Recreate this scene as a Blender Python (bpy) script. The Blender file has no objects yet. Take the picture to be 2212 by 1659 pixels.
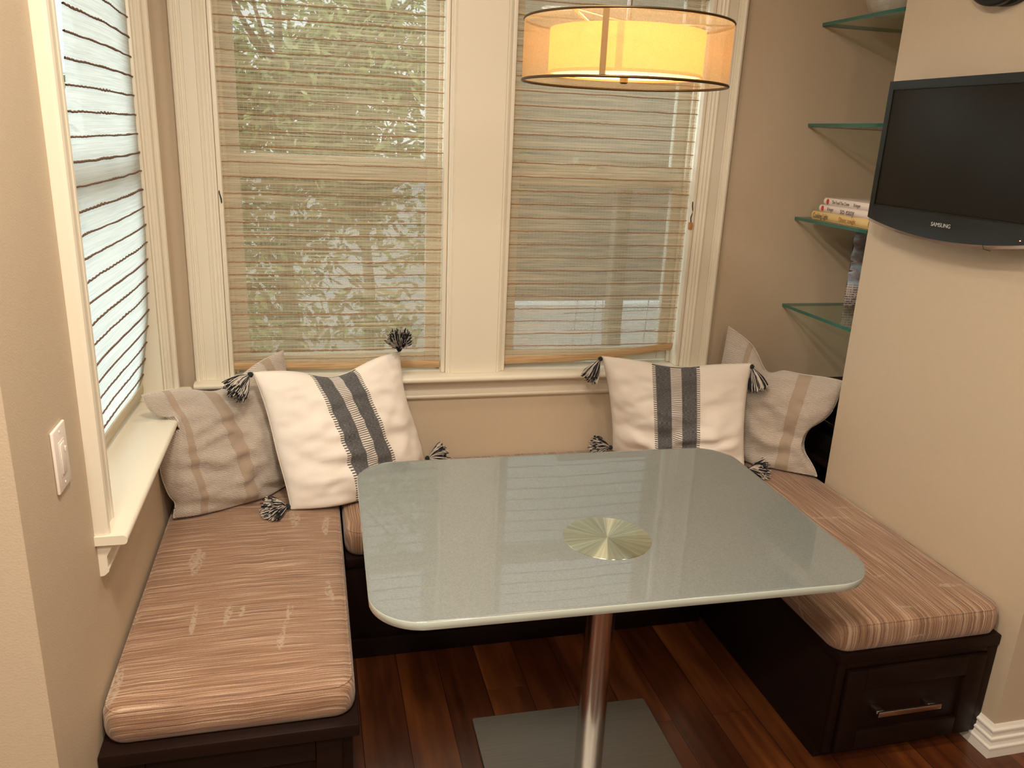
import bpy, bmesh, math, random
from mathutils import Vector, Matrix, noise
random.seed(7)
C = bpy.context.scene.collection
PI = math.pi

# ------------------------------------------------------------------ materials
def mat(name):
    m = bpy.data.materials.new(name); m.use_nodes = True
    nt = m.node_tree; nt.nodes.clear()
    return m, nt
class N:
    """tiny node helper"""
    def __init__(s, nt): s.nt = nt
    def new(s, t, **kw):
        n = s.nt.nodes.new(t)
        for k, v in kw.items():
            if k.startswith('i_'):
                key = k[2:]
                key = int(key) if key.isdigit() else key.replace('_', ' ')
                s.set(n.inputs[key], v)
            else: setattr(n, k, v)
        return n
    def set(s, sock, v):
        if isinstance(v, bpy.types.NodeSocket): s.nt.links.new(v, sock)
        else:
            if isinstance(v, (tuple, list)) and len(v) == 3 and sock.type == 'RGBA': v = (*v, 1)
            sock.default_value = v
    def math(s, op, a, b=0.0, c=0.0, clamp=False):
        n = s.new('ShaderNodeMath', operation=op, use_clamp=clamp)
        s.set(n.inputs[0], a); s.set(n.inputs[1], b)
        s.set(n.inputs[2], c)
        return n.outputs[0]
    def mix(s, f, a, b):
        n = s.new('ShaderNodeMix', data_type='RGBA')
        s.set(n.inputs[0], f); s.set(n.inputs[6], a); s.set(n.inputs[7], b)
        return n.outputs[2]
    def noise(s, vec, scale, detail=2, rough=.5, out=0):
        n = s.new('ShaderNodeTexNoise'); s.set(n.inputs['Vector'], vec)
        n.inputs['Scale'].default_value = scale; n.inputs['Detail'].default_value = detail
        n.inputs['Roughness'].default_value = rough
        return n.outputs[out]
    def obj(s): return s.new('ShaderNodeTexCoord').outputs['Object']
    def uv(s): return s.new('ShaderNodeTexCoord').outputs['UV']
    def scale(s, vec, x, y, z, loc=(0, 0, 0)):
        n = s.new('ShaderNodeMapping'); s.set(n.inputs['Vector'], vec)
        n.inputs['Scale'].default_value = (x, y, z); n.inputs['Location'].default_value = loc
        return n.outputs[0]
    def sep(s, vec):
        n = s.new('ShaderNodeSeparateXYZ'); s.set(n.inputs[0], vec); return n.outputs
    def comb(s, x, y, z):
        n = s.new('ShaderNodeCombineXYZ')
        for i, v in enumerate((x, y, z)): s.set(n.inputs[i], v)
        return n.outputs[0]
    def ramp(s, f, stops):
        n = s.new('ShaderNodeValToRGB'); s.set(n.inputs[0], f)
        el = n.color_ramp.elements
        while len(el) < len(stops): el.new(.5)
        for e, (p, c) in zip(el, stops):
            e.position = p; e.color = (*c, 1) if len(c) == 3 else c
        return n.outputs[0]
    def step(s, v, a, b):
        """smooth 0..1 from a to b"""
        n = s.new('ShaderNodeMapRange', interpolation_type='SMOOTHSTEP')
        s.set(n.inputs[0], v); n.inputs[1].default_value = a; n.inputs[2].default_value = b
        return n.outputs[0]
    def bump(s, h, strength=.3, dist=.01):
        n = s.new('ShaderNodeBump'); s.set(n.inputs['Height'], h)
        n.inputs['Strength'].default_value = strength; n.inputs['Distance'].default_value = dist
        return n.outputs[0]
    def bsdf(s, color, rough=.5, metal=0., normal=None, **kw):
        n = s.new('ShaderNodeBsdfPrincipled')
        s.set(n.inputs['Base Color'], color); s.set(n.inputs['Roughness'], rough); s.set(n.inputs['Metallic'], metal)
        if normal is not None: s.set(n.inputs['Normal'], normal)
        for k, v in kw.items(): s.set(n.inputs[k.replace('_', ' ')], v)
        return n.outputs[0]
    def out(s, sh):
        o = s.new('ShaderNodeOutputMaterial'); s.nt.links.new(sh, o.inputs[0])
    def mixsh(s, f, a, b):
        n = s.new('ShaderNodeMixShader'); s.set(n.inputs[0], f)
        s.nt.links.new(a, n.inputs[1]); s.nt.links.new(b, n.inputs[2]); return n.outputs[0]
    def addsh(s, a, b):
        n = s.new('ShaderNodeAddShader'); s.nt.links.new(a, n.inputs[0]); s.nt.links.new(b, n.inputs[1]); return n.outputs[0]

def simple(name, color, rough=.5, metal=0., bump=0., bscale=60., var=0., **kw):
    m, nt = mat(name); n = N(nt); co = n.obj()
    col = color
    if var:
        f = n.noise(co, bscale * .2, 3)
        col = n.mix(f, tuple(max(0, c * (1 - var)) for c in color), tuple(min(1, c * (1 + var)) for c in color))
    nm = n.bump(n.noise(co, bscale, 3), bump, .005) if bump else None
    n.out(n.bsdf(col, rough, metal, nm, **kw)); return m

M = {}
M['wall'] = simple('wall_paint', (.55, .445, .325), .6, bump=.12, bscale=260, var=.03)
M['ceiling'] = simple('ceiling_paint', (.8, .74, .62), .8, bump=.05)
M['trim'] = simple('trim_paint', (.77, .71, .59), .35, var=.01)
M['base'] = simple('baseboard_paint', (.82, .78, .72), .35, bump=.03, bscale=90, var=.02)
M['ext_trim'] = simple('outside_trim_paint', (.62, .6, .52), .4, var=.03)
M['bench'] = simple('dark_stained_wood', (.012, .0045, .0028), .5, Specular_IOR_Level=.18, bump=.04, bscale=40, var=.3)
M['chrome'] = simple('chrome', (.75, .74, .72), .18, 1.)
M['plastic'] = simple('light_switch_plastic', (.80, .72, .66), .3, var=.01)
M['black'] = simple('black_plastic', (.007, .007, .006), .38, var=.1, Specular_IOR_Level=.35)
M['screen'] = simple('television_screen', (.008, .006, .004), .4, Specular_IOR_Level=.25, var=.05)
M['tvlip'] = simple('television_lip', (.30, .22, .19), .25, .3, var=.05)
M['silver'] = simple('silver_lettering', (.7, .7, .68), .3, .6)
M['dark_metal'] = simple('dark_bronze', (.10, .065, .03), .4, .8, var=.1)
M['cordblack'] = simple('black_cord', (.012, .011, .01), .7, var=.1)
M['toggle'] = simple('wood_toggle', (.45, .2, .06), .4, var=.2)
M['white_yarn'] = simple('white_yarn', (.62, .56, .50), .9, var=.1)
M['black_yarn'] = simple('black_yarn', (.018, .018, .024), .9, var=.1)
M['pages'] = simple('book_pages', (.75, .66, .48), .8, bump=.2, bscale=300)
M['book_white'] = simple('white_cover', (.78, .68, .62), .35, var=.02)
M['book_yellow'] = simple('mustard_cover', (.70, .50, .22), .4, var=.04)
M['red'] = simple('red_print', (.55, .05, .03), .4)
M['ink'] = simple('grey_print', (.12, .10, .09), .5)
M['ink_brown'] = simple('brown_print', (.40, .17, .05), .5)
M['led'] = simple('led', (.9, .5, .4), .3, Emission_Color=(1, .3, .2, 1), Emission_Strength=1.5)
M['bark'] = simple('bark', (.10, .08, .055), .9, bump=.4, bscale=30, var=.3)
M['post'] = simple('weathered_post', (.20, .165, .12), .8, bump=.3, bscale=40, var=.2)
M['ground'] = simple('patio_ground', (.33, .32, .30), .9, bump=.3, bscale=6, var=.2)
M['wire'] = simple('grey_wire', (.25, .25, .25), .5, .5)
M['palewall'] = simple('pale_garden_wall', (.66, .67, .66), .8, var=.1)
M['taupe'] = simple('taupe_house_wall', (.24, .20, .15), .8, var=.15)

def m_floor():
    m, nt = mat('wood_floor'); n = N(nt); co = n.obj(); x, y, z = n.sep(co)
    w = .1335
    px = n.math('DIVIDE', n.math('ADD', x, 20 * w - .720), w)
    idx = n.math('FLOOR', px); fr = n.math('FRACT', px)
    # random per plank and end joints
    wn = n.new('ShaderNodeTexWhiteNoise', noise_dimensions='1D'); n.set(wn.inputs['W'], idx)
    r1 = wn.outputs['Value']
    yj = n.math('ADD', n.math('DIVIDE', y, 1.35), n.math('MULTIPLY', r1, 7.3))
    jid = n.math('FLOOR', yj); jf = n.math('FRACT', yj)
    wn2 = n.new('ShaderNodeTexWhiteNoise', noise_dimensions='2D'); n.set(wn2.inputs['Vector'], n.comb(idx, jid, 0))
    r2 = wn2.outputs['Value']
    grain = n.noise(n.comb(n.math('ADD', n.math('MULTIPLY', x, 22), n.math('MULTIPLY', r2, 40)), n.math('MULTIPLY', y, 1.6), r2), 1.0, 5, .62)
    wav = n.noise(n.comb(n.math('ADD', n.math('MULTIPLY', x, 8), n.math('MULTIPLY', r2, 17)), n.math('MULTIPLY', y, 2.2), r1), 1.0, 2)
    f = n.math('ADD', n.math('MULTIPLY', grain, .6), n.math('MULTIPLY', wav, .5))
    base = n.ramp(f, [(.32, (.030, .008, .004)), (.5, (.075, .020, .007)), (.63, (.135, .040, .011)), (.8, (.24, .085, .025))])
    tint = n.ramp(r2, [(0, (.62, .52, .46)), (.5, (.9, .85, .8)), (1, (1.35, 1.35, 1.2))])
    mx = n.new('ShaderNodeMix', data_type='RGBA', blend_type='MULTIPLY'); mx.inputs[0].default_value = 1
    n.set(mx.inputs[6], base); n.set(mx.inputs[7], tint)
    gap = n.math('MINIMUM', n.step(fr, 0, .018), n.math('SUBTRACT', 1, n.step(fr, .982, 1)))
    gap = n.math('MINIMUM', gap, n.step(jf, 0, .0018))
    col = n.mix(gap, (.02, .006, .003), mx.outputs[2])
    hgt = n.math('ADD', n.math('MULTIPLY', gap, .5), n.math('MULTIPLY', grain, .12))
    n.out(n.bsdf(col, .30, 0, n.bump(hgt, .35, .003), Coat_Weight=.25, Coat_Roughness=.15)); return m
M['floor'] = m_floor()

def m_cushion(name, ax, seed):
    """woven upholstery: thin streaks running along axis ax ('x' or 'y')"""
    m, nt = mat(name); n = N(nt); co = n.obj(); x, y, z = n.sep(co)
    if ax == 'x': along, across = x, y
    else: along, across = y, x
    # on vertical sides facing across the streaks the height takes over
    warp = n.math('MULTIPLY', n.noise(n.comb(n.math('MULTIPLY', along, 5), n.math('MULTIPLY', across, 3), seed), 1, 2), .018)
    nx_, ny_, nz_ = n.sep(n.new('ShaderNodeTexCoord').outputs['Normal'])
    side = n.step(n.math('ABSOLUTE', ny_ if ax == 'x' else nx_), .45, .85)
    acr = n.math('ADD', n.math('ADD', across, warp), n.math('MULTIPLY', n.math('MULTIPLY', n.math('SUBTRACT', z, .46), .93), side))
    along = n.math('SUBTRACT', along, z)
    v1 = n.comb(n.math('MULTIPLY', along, 3.6), n.math('MULTIPLY', acr, 290), seed)
    v2 = n.comb(n.math('MULTIPLY', along, 3.2), n.math('MULTIPLY', acr, 120), seed + 4)
    s1 = n.noise(v1, 1, 2, .6); s2 = n.noise(v2, 1, 2, .6)
    fine = n.noise(n.scale(co, 420, 420, 420), 1, 1)
    f = n.math('ADD', n.math('ADD', n.math('MULTIPLY', s1, .72), n.math('MULTIPLY', s2, .20)), n.math('MULTIPLY', fine, .12))
    col = n.ramp(f, [(.36, (.11, .062, .038)), (.46, (.225, .118, .068)), (.54, (.30, .165, .097)), (.66, (.54, .40, .285))])
    # columns of lighter, broken weave running across the streaks
    b = n.noise(n.comb(n.math('MULTIPLY', along, 17), n.math('MULTIPLY', across, 3.4), seed + 9), 1, 1.5)
    b2 = n.noise(n.scale(co, 130, 130, 130), 1, 2)
    br = n.math('MULTIPLY', n.step(b, .635, .67), n.step(b2, .40, .52))
    col = n.mix(n.math('MULTIPLY', br, .75), col, (.42, .325, .245))
    n.out(n.bsdf(col, .62, 0, n.bump(f, .5, .0035), Sheen_Weight=.25)); return m
M['cushion_x'] = m_cushion('striped_upholstery_across', 'x', 1.0)
M['cushion_y'] = m_cushion('striped_upholstery_lengthwise', 'y', 21.0)
M['cushion_b'] = m_cushion('striped_upholstery_back', 'y', 47.0)

def m_white_pillow():
    m, nt = mat('cream_pillow_fabric'); n = N(nt); uv = n.uv(); u, v, _ = n.sep(uv)
    co = n.obj()
    weave = n.noise(n.scale(uv, 300, 300, 1), 1, 2)
    cream = n.mix(n.noise(n.scale(uv, 5, 5, 1), 1, 3), (.80, .735, .67), (.86, .80, .74))
    def band(a, b, e=.003):
        return n.math('MULTIPLY', n.step(u, a - e, a + e), n.math('SUBTRACT', 1, n.step(u, b - e, b + e)))
    c0 = .335
    g = n.math('MAXIMUM', band(c0 + .022, c0 + .125), band(c0 + .197, c0 + .300))
    hn = n.noise(n.scale(uv, 60, 420, 1), 1, 3, .7)
    grey = n.ramp(hn, [(.36, (.028, .028, .032)), (.5, (.085, .085, .09)), (.66, (.26, .25, .25))])
    lad = n.math('GREATER_THAN', n.math('FRACT', n.math('MULTIPLY', v, 62)), .56)
    lb = n.math('MULTIPLY', band(c0 + .125, c0 + .197), lad)
    st = n.math('MULTIPLY', n.math('MAXIMUM', band(c0, c0 + .022, .001), band(c0 + .300, c0 + .322, .001)),
                n.math('GREATER_THAN', n.math('FRACT', n.math('MULTIPLY', v, 56)), .52))
    thread = n.math('MULTIPLY', n.math('GREATER_THAN', n.math('FRACT', n.math('MULTIPLY', u, 130)), .8), band(c0 + .125, c0 + .197))
    col = n.mix(g, cream, grey)
    col = n.mix(n.math('MULTIPLY', n.math('MAXIMUM', lb, st), .92), col, (.03, .03, .035))
    col = n.mix(n.math('MULTIPLY', thread, .5), col, (.45, .42, .38))
    h = n.math('ADD', n.math('MULTIPLY', weave, .25), n.math('MULTIPLY', n.math('MULTIPLY', hn, g), 1.0))
    n.out(n.bsdf(col, .85, 0, n.bump(h, .35, .003), Sheen_Weight=.15)); return m
def m_beige_pillow(name, bands, ang):
    m, nt = mat(name); n = N(nt); uv = n.uv(); u, v, _ = n.sep(uv)
    def band(a, b, e=.003):
        return n.math('MULTIPLY', n.step(u, a - e, a + e), n.math('SUBTRACT', 1, n.step(u, b - e, b + e)))
    g = band(*bands[0])
    for b in bands[1:]: g = n.math('MAXIMUM', g, band(*b))
    slant = n.math('ADD', n.math('MULTIPLY', v, 88), n.math('MULTIPLY', u, 88 * ang))
    wob = n.math('MULTIPLY', n.noise(n.scale(uv, 40, 40, 1), 1, 2), .9)
    rib = n.math('SINE', n.math('MULTIPLY', n.math('ADD', slant, wob), 2 * PI))
    rib = n.math('MULTIPLY_ADD', rib, .5, .5)
    fz = n.noise(n.scale(uv, 170, 170, 1), 1, 3, .7)
    f = n.math('ADD', n.math('MULTIPLY', rib, .6), n.math('MULTIPLY', fz, .5))
    oat = n.ramp(f, [(.2, (.33, .26, .205)), (.55, (.52, .44, .375)), (.9, (.68, .62, .56))])
    tan = n.mix(fz, (.33, .245, .18), (.42, .33, .255))
    col = n.mix(g, oat, tan)
    h = n.math('ADD', n.math('MULTIPLY', n.math('MULTIPLY', rib, n.math('SUBTRACT', 1, g)), .8), n.math('MULTIPLY', fz, .4))
    n.out(n.bsdf(col, .9, 0, n.bump(h, .55, .0035), Sheen_Weight=.3)); return m
M['cream'] = m_white_pillow()
M['beigeA'] = m_beige_pillow('oatmeal_pillow_fabric', [(.115, .155), (.36, .45), (.80, .87)], .55)
M['beigeC'] = m_beige_pillow('oatmeal_pillow_fabric_plain', [(.20, .245), (.66, .76)], -.2)

def m_tabletop():
    m, nt = mat('frosted_table_glass'); n = N(nt); co = n.obj()
    g = n.noise(co, 260, 3, .7); g2 = n.noise(co, 3, 2)
    col = n.mix(n.step(g, .3, .7), (.17, .192, .188), (.225, .247, .242))
    n.out(n.bsdf(col, .5, 0, n.bump(g, .05, .002), Coat_Weight=1.0, Coat_Roughness=.01, Coat_IOR=1.5)); return m
M['glass_top'] = m_tabletop()
M['glass_rim'] = simple('table_glass_rim', (.58, .65, .59), .15, bump=.02, var=.03, Coat_Weight=.6)
def m_disc():
    m, nt = mat('radial_brushed_disc'); n = N(nt)
    tg = n.new('ShaderNodeTangent', direction_type='RADIAL', axis='Z')
    co = n.new('ShaderNodeTexCoord').outputs['Generated']; x, y, z = n.sep(co)
    ang = n.math('ARCTAN2', n.math('SUBTRACT', y, .5), n.math('SUBTRACT', x, .5))
    ns = n.noise(n.comb(n.math('MULTIPLY', n.math('COSINE', ang), 8), n.math('MULTIPLY', n.math('SINE', ang), 8), 0), 1, 4, .7)
    col = n.mix(n.step(ns, .3, .75), (.48, .49, .34), (.85, .84, .62))  # radial highlights put into the metal colour as paler spokes
    b = n.new('ShaderNodeBsdfPrincipled')
    n.set(b.inputs['Base Color'], col); b.inputs['Metallic'].default_value = 1; b.inputs['Roughness'].default_value = .27
    b.inputs['Anisotropic'].default_value = .93
    b.inputs['Anisotropic Rotation'].default_value = 0.25
    nt.links.new(tg.outputs[0], b.inputs['Tangent'])
    b.inputs['Coat Weight'].default_value = .5; b.inputs['Coat Roughness'].default_value = .02
    n.out(b.outputs[0]); return m
M['disc'] = m_disc()
def m_steel(name, col, rough, sc, aniso=.0):
    m, nt = mat(name); n = N(nt); co = n.obj()
    s = n.noise(n.scale(co, *sc), 1, 3, .6)
    c = n.mix(s, tuple(v * .8 for v in col), tuple(min(1, v * 1.2) for v in col))
    n.out(n.bsdf(c, n.math('MULTIPLY_ADD', s, .15, rough), 1., n.bump(s, .04, .002), Anisotropic=aniso)); return m
M['steel'] = m_steel('brushed_steel', (.60, .57, .54), .13, (90, 90, 3), .4)
M['plate'] = m_steel('brushed_base_plate', (.34, .32, .29), .34, (6, 260, 200), .3)

def m_shelf():
    m, nt = mat('clear_shelf_glass'); n = N(nt)
    tr = n.new('ShaderNodeBsdfTransparent'); tr.inputs[0].default_value = (.88, .95, .92, 1)
    gl = n.new('ShaderNodeBsdfGlossy'); gl.inputs['Roughness'].default_value = .02
    fr = n.new('ShaderNodeFresnel'); fr.inputs['IOR'].default_value = 1.5
    bf = n.new('ShaderNodeNewGeometry').outputs['Backfacing']
    n.out(n.mixsh(n.math('MULTIPLY', fr.outputs[0], n.math('SUBTRACT', 1, bf)), tr.outputs[0], gl.outputs[0])); return m
M['shelf'] = m_shelf()
M['shelf_edge'] = simple('green_glass_edge', (.015, .13, .105), .08, bump=.05, bscale=30, var=.35, Coat_Weight=.8)
def m_pane():
    m, nt = mat('window_glass'); n = N(nt)
    tr = n.new('ShaderNodeBsdfTransparent'); tr.inputs[0].default_value = (.93, .96, .94, 1)
    gl = n.new('ShaderNodeBsdfGlossy'); gl.inputs['Roughness'].default_value = .01
    fr = n.new('ShaderNodeFresnel'); fr.inputs['IOR'].default_value = 1.45
    bf = n.new('ShaderNodeNewGeometry').outputs['Backfacing']
    n.out(n.mixsh(n.math('MULTIPLY', fr.outputs[0], n.math('SUBTRACT', 1, bf)), tr.outputs[0], gl.outputs[0])); return m
M['pane'] = m_pane()
def m_screen():
    m, nt = mat('insect_screen_mesh'); n = N(nt); co = n.obj(); x, y, z = n.sep(co)
    gx = n.math('LESS_THAN', n.math('FRACT', n.math('MULTIPLY', x, 160)), .22)
    gz = n.math('LESS_THAN', n.math('FRACT', n.math('MULTIPLY', z, 160)), .22)
    f = n.math('MULTIPLY', n.math('MAXIMUM', gx, gz), .5)
    tr = n.new('ShaderNodeBsdfTransparent')
    n.out(n.mixsh(f, tr.outputs[0], n.bsdf((.12, .13, .13), .6))); return m
M['insect'] = m_screen()

def m_blind(name, c0, c1, op_lo, op_hi, axis, transl):
    """woven grass cloth: horizontal fibres, partly see-through"""
    m, nt = mat(name); n = N(nt); co = n.obj(); x, y, z = n.sep(co)
    h = x if axis == 'x' else y
    v1 = n.comb(n.math('MULTIPLY', h, 5), n.math('MULTIPLY', z, 520), 0)
    v2 = n.comb(n.math('MULTIPLY', h, 1.8), n.math('MULTIPLY', z, 150), 7)
    s1 = n.noise(v1, 1, 2, .6); s2 = n.noise(v2, 1, 2, .6)
    warp_t = n.math('LESS_THAN', n.math('FRACT', n.math('MULTIPLY', h, 75)), .16)
    f = n.math('ADD', n.math('MULTIPLY', s1, .6), n.math('MULTIPLY', s2, .45))
    op = n.new('ShaderNodeMapRange'); n.set(op.inputs[0], f)
    op.inputs[1].default_value = .38; op.inputs[2].default_value = .66
    op.inputs[3].default_value = op_lo; op.inputs[4].default_value = op_hi
    opac = n.math('MAXIMUM', op.outputs[0], n.math('MULTIPLY', warp_t, (op_lo + op_hi) / 2 + .08))
    col = n.mix(n.step(f, .42, .62), c0, c1)
    d = n.new('ShaderNodeBsdfDiffuse'); n.set(d.inputs[0], col)
    t = n.new('ShaderNodeBsdfTranslucent'); n.set(t.inputs[0], col)
    nm = n.bump(f, .4, .003); n.set(d.inputs['Normal'], nm)
    fab = n.mixsh(transl, d.outputs[0], t.outputs[0])
    tr = n.new('ShaderNodeBsdfTransparent')
    n.out(n.mixsh(opac, tr.outputs[0], fab)); return m
M['blind'] = m_blind('woven_grass_cloth', (.48, .385, .25), (.74, .62, .44), .30, .80, 'x', .30)
M['blind_side'] = m_blind('woven_grass_cloth_backlit', (.68, .69, .66), (.76, .76, .72), .74, .95, 'y', .65)  # same grass cloth, with the backlight put into a whiter colour
M['cord_brown'] = simple('twisted_brown_cord', (.42, .23, .115), .8, bump=.5, bscale=500, var=.35)
M['cord_dark'] = simple('twisted_dark_cord', (.17, .09, .055), .8, bump=.5, bscale=500, var=.35)
def m_hem(nm, stops, tl):
    m, nt = mat(nm); n = N(nt); co = n.obj(); x, y, z = n.sep(co)
    s = n.noise(n.comb(n.math('MULTIPLY', n.math('ADD', x, y), 6), n.math('MULTIPLY', z, 330), 0), 1, 3, .6)
    col = n.ramp(s, stops)
    d = n.bsdf(col, .8, 0, n.bump(s, .5, .004))
    t = n.new('ShaderNodeBsdfTranslucent'); n.set(t.inputs[0], col)
    n.out(n.mixsh(tl, d, t.outputs[0])); return m
M['hem'] = m_hem('folded_grass_cloth', [(.35, (.46, .28, .13)), (.55, (.66, .45, .25)), (.75, (.78, .60, .37))], .25)
M['hem_side'] = m_hem('folded_backlit_cloth', [(.3, (.66, .50, .32)), (.48, (.86, .78, .62)), (.75, (.92, .88, .78))], .45)  # hem of that cloth, its paler colour standing in for backlight

def m_sheer():
    m, nt = mat('gold_organza'); n = N(nt); co = n.obj()
    w = n.noise(co, 420, 2, .7)
    tr = n.new('ShaderNodeBsdfTransparent'); tr.inputs[0].default_value = (1, .96, .86, 1)
    d = n.new('ShaderNodeBsdfDiffuse'); d.inputs[0].default_value = (.74, .62, .38, 1)
    t = n.new('ShaderNodeBsdfTranslucent'); t.inputs[0].default_value = (.80, .65, .38, 1)
    f = n.mixsh(.6, d.outputs[0], t.outputs[0])
    n.out(n.mixsh(n.math('MULTIPLY_ADD', w, .5, .26), tr.outputs[0], f)); return m
M['sheer'] = m_sheer()
def m_lit(name, col, strength, spot=False):
    m, nt = mat(name); n = N(nt)
    t = n.new('ShaderNodeBsdfTranslucent'); t.inputs[0].default_value = (*col, 1)
    d = n.bsdf(col, .7)
    e = n.new('ShaderNodeEmission'); e.inputs[0].default_value = (*col, 1); e.inputs[1].default_value = strength
    n.out(n.addsh(n.mixsh(.6, d, t.outputs[0]), e.outputs[0])); return m
M['inner'] = m_lit('glowing_linen', (.80, .41, .11), .08)
M['seam_in'] = simple('shade_seam', (.78, .42, .15), .7, Emission_Color=(.95, .45, .12, 1), Emission_Strength=.42)
M['diffuser'] = m_lit('glowing_diffuser', (1., .80, .48), 1.1)
M['seam'] = simple('gold_ribbon', (.42, .28, .12), .5, .2, var=.1)

def m_leaf():
    m, nt = mat('outdoor_leaf'); n = N(nt)
    oi = n.new('ShaderNodeNewGeometry'); r = oi.outputs['Random Per Island']
    col = n.ramp(r, [(0, (.07, .10, .04)), (.45, (.15, .20, .08)), (.8, (.30, .38, .15)), (1, (.55, .62, .32))])
    t = n.new('ShaderNodeBsdfTranslucent'); n.set(t.inputs[0], col)
    n.out(n.mixsh(.35, n.bsdf(col, .35), t.outputs[0])); return m
M['leaf'] = m_leaf()
def m_siding():
    m, nt = mat('pale_siding'); n = N(nt); co = n.obj(); x, y, z = n.sep(co)
    f = n.math('FRACT', n.math('MULTIPLY', z, 6))
    col = n.mix(n.step(f, .0, .12), (.28, .29, .29), (.55, .57, .58))
    n.out(n.bsdf(col, .7)); return m
M['siding'] = m_siding()
def m_crystal():
    m, nt = mat('cut_glass'); n = N(nt)
    tr = n.new('ShaderNodeBsdfTransparent'); lw = n.new('ShaderNodeFresnel'); lw.inputs['IOR'].default_value = 1.5
    bf = n.new('ShaderNodeNewGeometry').outputs['Backfacing']
    n.out(n.mixsh(n.math('MULTIPLY_ADD', n.math('MULTIPLY', lw.outputs[0], n.math('SUBTRACT', 1, bf)), .8, .3), tr.outputs[0], n.bsdf((.75, .72, .68), .08, .3))); return m
M['crystal'] = m_crystal()
def m_bag():
    m, nt = mat('shrink_wrap_print'); n = N(nt); co = n.obj(); x, y, z = n.sep(co)
    cr = n.noise(n.scale(co, 25, 25, 60), 1, 4, .7)
    f = n.noise(n.scale(co, 14, 14, 22), 1, 2)
    zz = n.step(z, 1.15, 1.19)
    low = n.mix(n.math('MULTIPLY', n.math('GREATER_THAN', n.math('FRACT', n.math('MULTIPLY', z, 100)), .55),
                       n.step(n.noise(n.scale(co, 150, 150, 20), 1, 1), .42, .5)), (.72, .62, .62), (.16, .13, .13))
    up = n.ramp(f, [(.3, (.20, .18, .20)), (.46, (.36, .34, .40)), (.54, (.45, .62, .82)), (.7, (.75, .88, .98))])
    col = n.mix(zz, low, up)
    n.out(n.bsdf(col, .12, 0, n.bump(cr, .9, .01), Coat_Weight=1.0, Coat_Roughness=.05)); return m
M['bag'] = m_bag()

# ------------------------------------------------------------------ object helpers
LOC = {}
def link(o, parent=None):
    C.objects.link(o)
    if parent is not None:
        o.parent = parent
        o.matrix_parent_inverse = Matrix.Translation(-LOC.get(parent.name, Vector((0, 0, 0))))
    return o
def empty(name, loc, label, cat, group=None):
    o = bpy.data.objects.new(name, None); C.objects.link(o); o.location = loc; o.empty_display_size = .05
    LOC[o.name] = Vector(loc); tag(o, label, cat, group); return o
def tag(o, label=None, cat=None, group=None, kind=None):
    if label: o['label'] = label
    if cat: o['category'] = cat
    if group: o['group'] = group
    if kind: o['kind'] = kind
    return o
def build(name, bm, mats, parent=None, smooth=True, sharp=35, kind=None):
    me = bpy.data.meshes.new(name); bm.normal_update(); bm.to_mesh(me); bm.free()
    for m in (mats if isinstance(mats, (list, tuple)) else [mats]): me.materials.append(m)
    if smooth:
        for p in me.polygons: p.use_smooth = True
        me.set_sharp_from_angle(angle=math.radians(sharp))
    o = bpy.data.objects.new(name, me); link(o, parent)
    if kind: o['kind'] = kind
    return o
def BM(): return bmesh.new()
def box(bm, x0, x1, y0, y1, z0, z1, bev=0., mi=0, seg=2):
    vs = [bm.verts.new((x, y, z)) for x in (x0, x1) for y in (y0, y1) for z in (z0, z1)]
    F = [(0, 1, 3, 2), (4, 6, 7, 5), (0, 4, 5, 1), (2, 3, 7, 6), (0, 2, 6, 4), (1, 5, 7, 3)]
    fs = [bm.faces.new([vs[i] for i in f]) for f in F]
    for f in fs: f.material_index = mi
    if bev:
        es = list({e for f in fs for e in f.edges})
        r = bmesh.ops.bevel(bm, geom=es, offset=bev, segments=seg, affect='EDGES', profile=.5)
        for f in r['faces']: f.material_index = mi
    return fs
def quadgrid(bm, P, nu, nv, uv=None, mi=0, flip=False):
    """P(i,j) -> Vector; returns verts grid"""
    g = [[bm.verts.new(P(i, j)) for j in range(nv + 1)] for i in range(nu + 1)]
    L = bm.loops.layers.uv.verify() if uv else None
    for i in range(nu):
        for j in range(nv):
            q = [(i, j), (i + 1, j), (i + 1, j + 1), (i, j + 1)]
            if flip: q.reverse()
            f = bm.faces.new([g[a][b] for a, b in q]); f.material_index = mi
            if uv:
                for l, (a, b) in zip(f.loops, q): l[L].uv = uv(a, b)
    return g
def tube(bm, pts, r, n=8, mi=0, cap=True):
    pts = [Vector(p) for p in pts]
    rings = []
    up = Vector((0, 0, 1))
    for i, p in enumerate(pts):
        a = pts[max(i - 1, 0)]; b = pts[min(i + 1, len(pts) - 1)]
        t = (b - a)
        if t.length < 1e-9: t = Vector((0, 0, 1))
        t.normalize()
        ref = up if abs(t.dot(up)) < .95 else Vector((1, 0, 0))
        s = t.cross(ref).normalized(); w = s.cross(t)
        rr = r[i] if isinstance(r, (list, tuple)) else r
        rings.append([bm.verts.new(p + s * math.cos(2 * PI * k / n) * rr + w * math.sin(2 * PI * k / n) * rr) for k in range(n)])
    for a, b in zip(rings, rings[1:]):
        for k in range(n):
            f = bm.faces.new((a[k], a[(k + 1) % n], b[(k + 1) % n], b[k])); f.material_index = mi
    if cap:
        f = bm.faces.new(rings[0][::-1]); f.material_index = mi
        f = bm.faces.new(rings[-1]); f.material_index = mi
def cyl(bm, c, r, z0, z1, n=48, mi=0, bev=0.):
    prof = [(r - bev, z0), (r, z0 + bev), (r, z1 - bev), (r - bev, z1)] if bev else [(r, z0), (r, z1)]
    lathe(bm, c, prof, n, mi, True, True)
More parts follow.
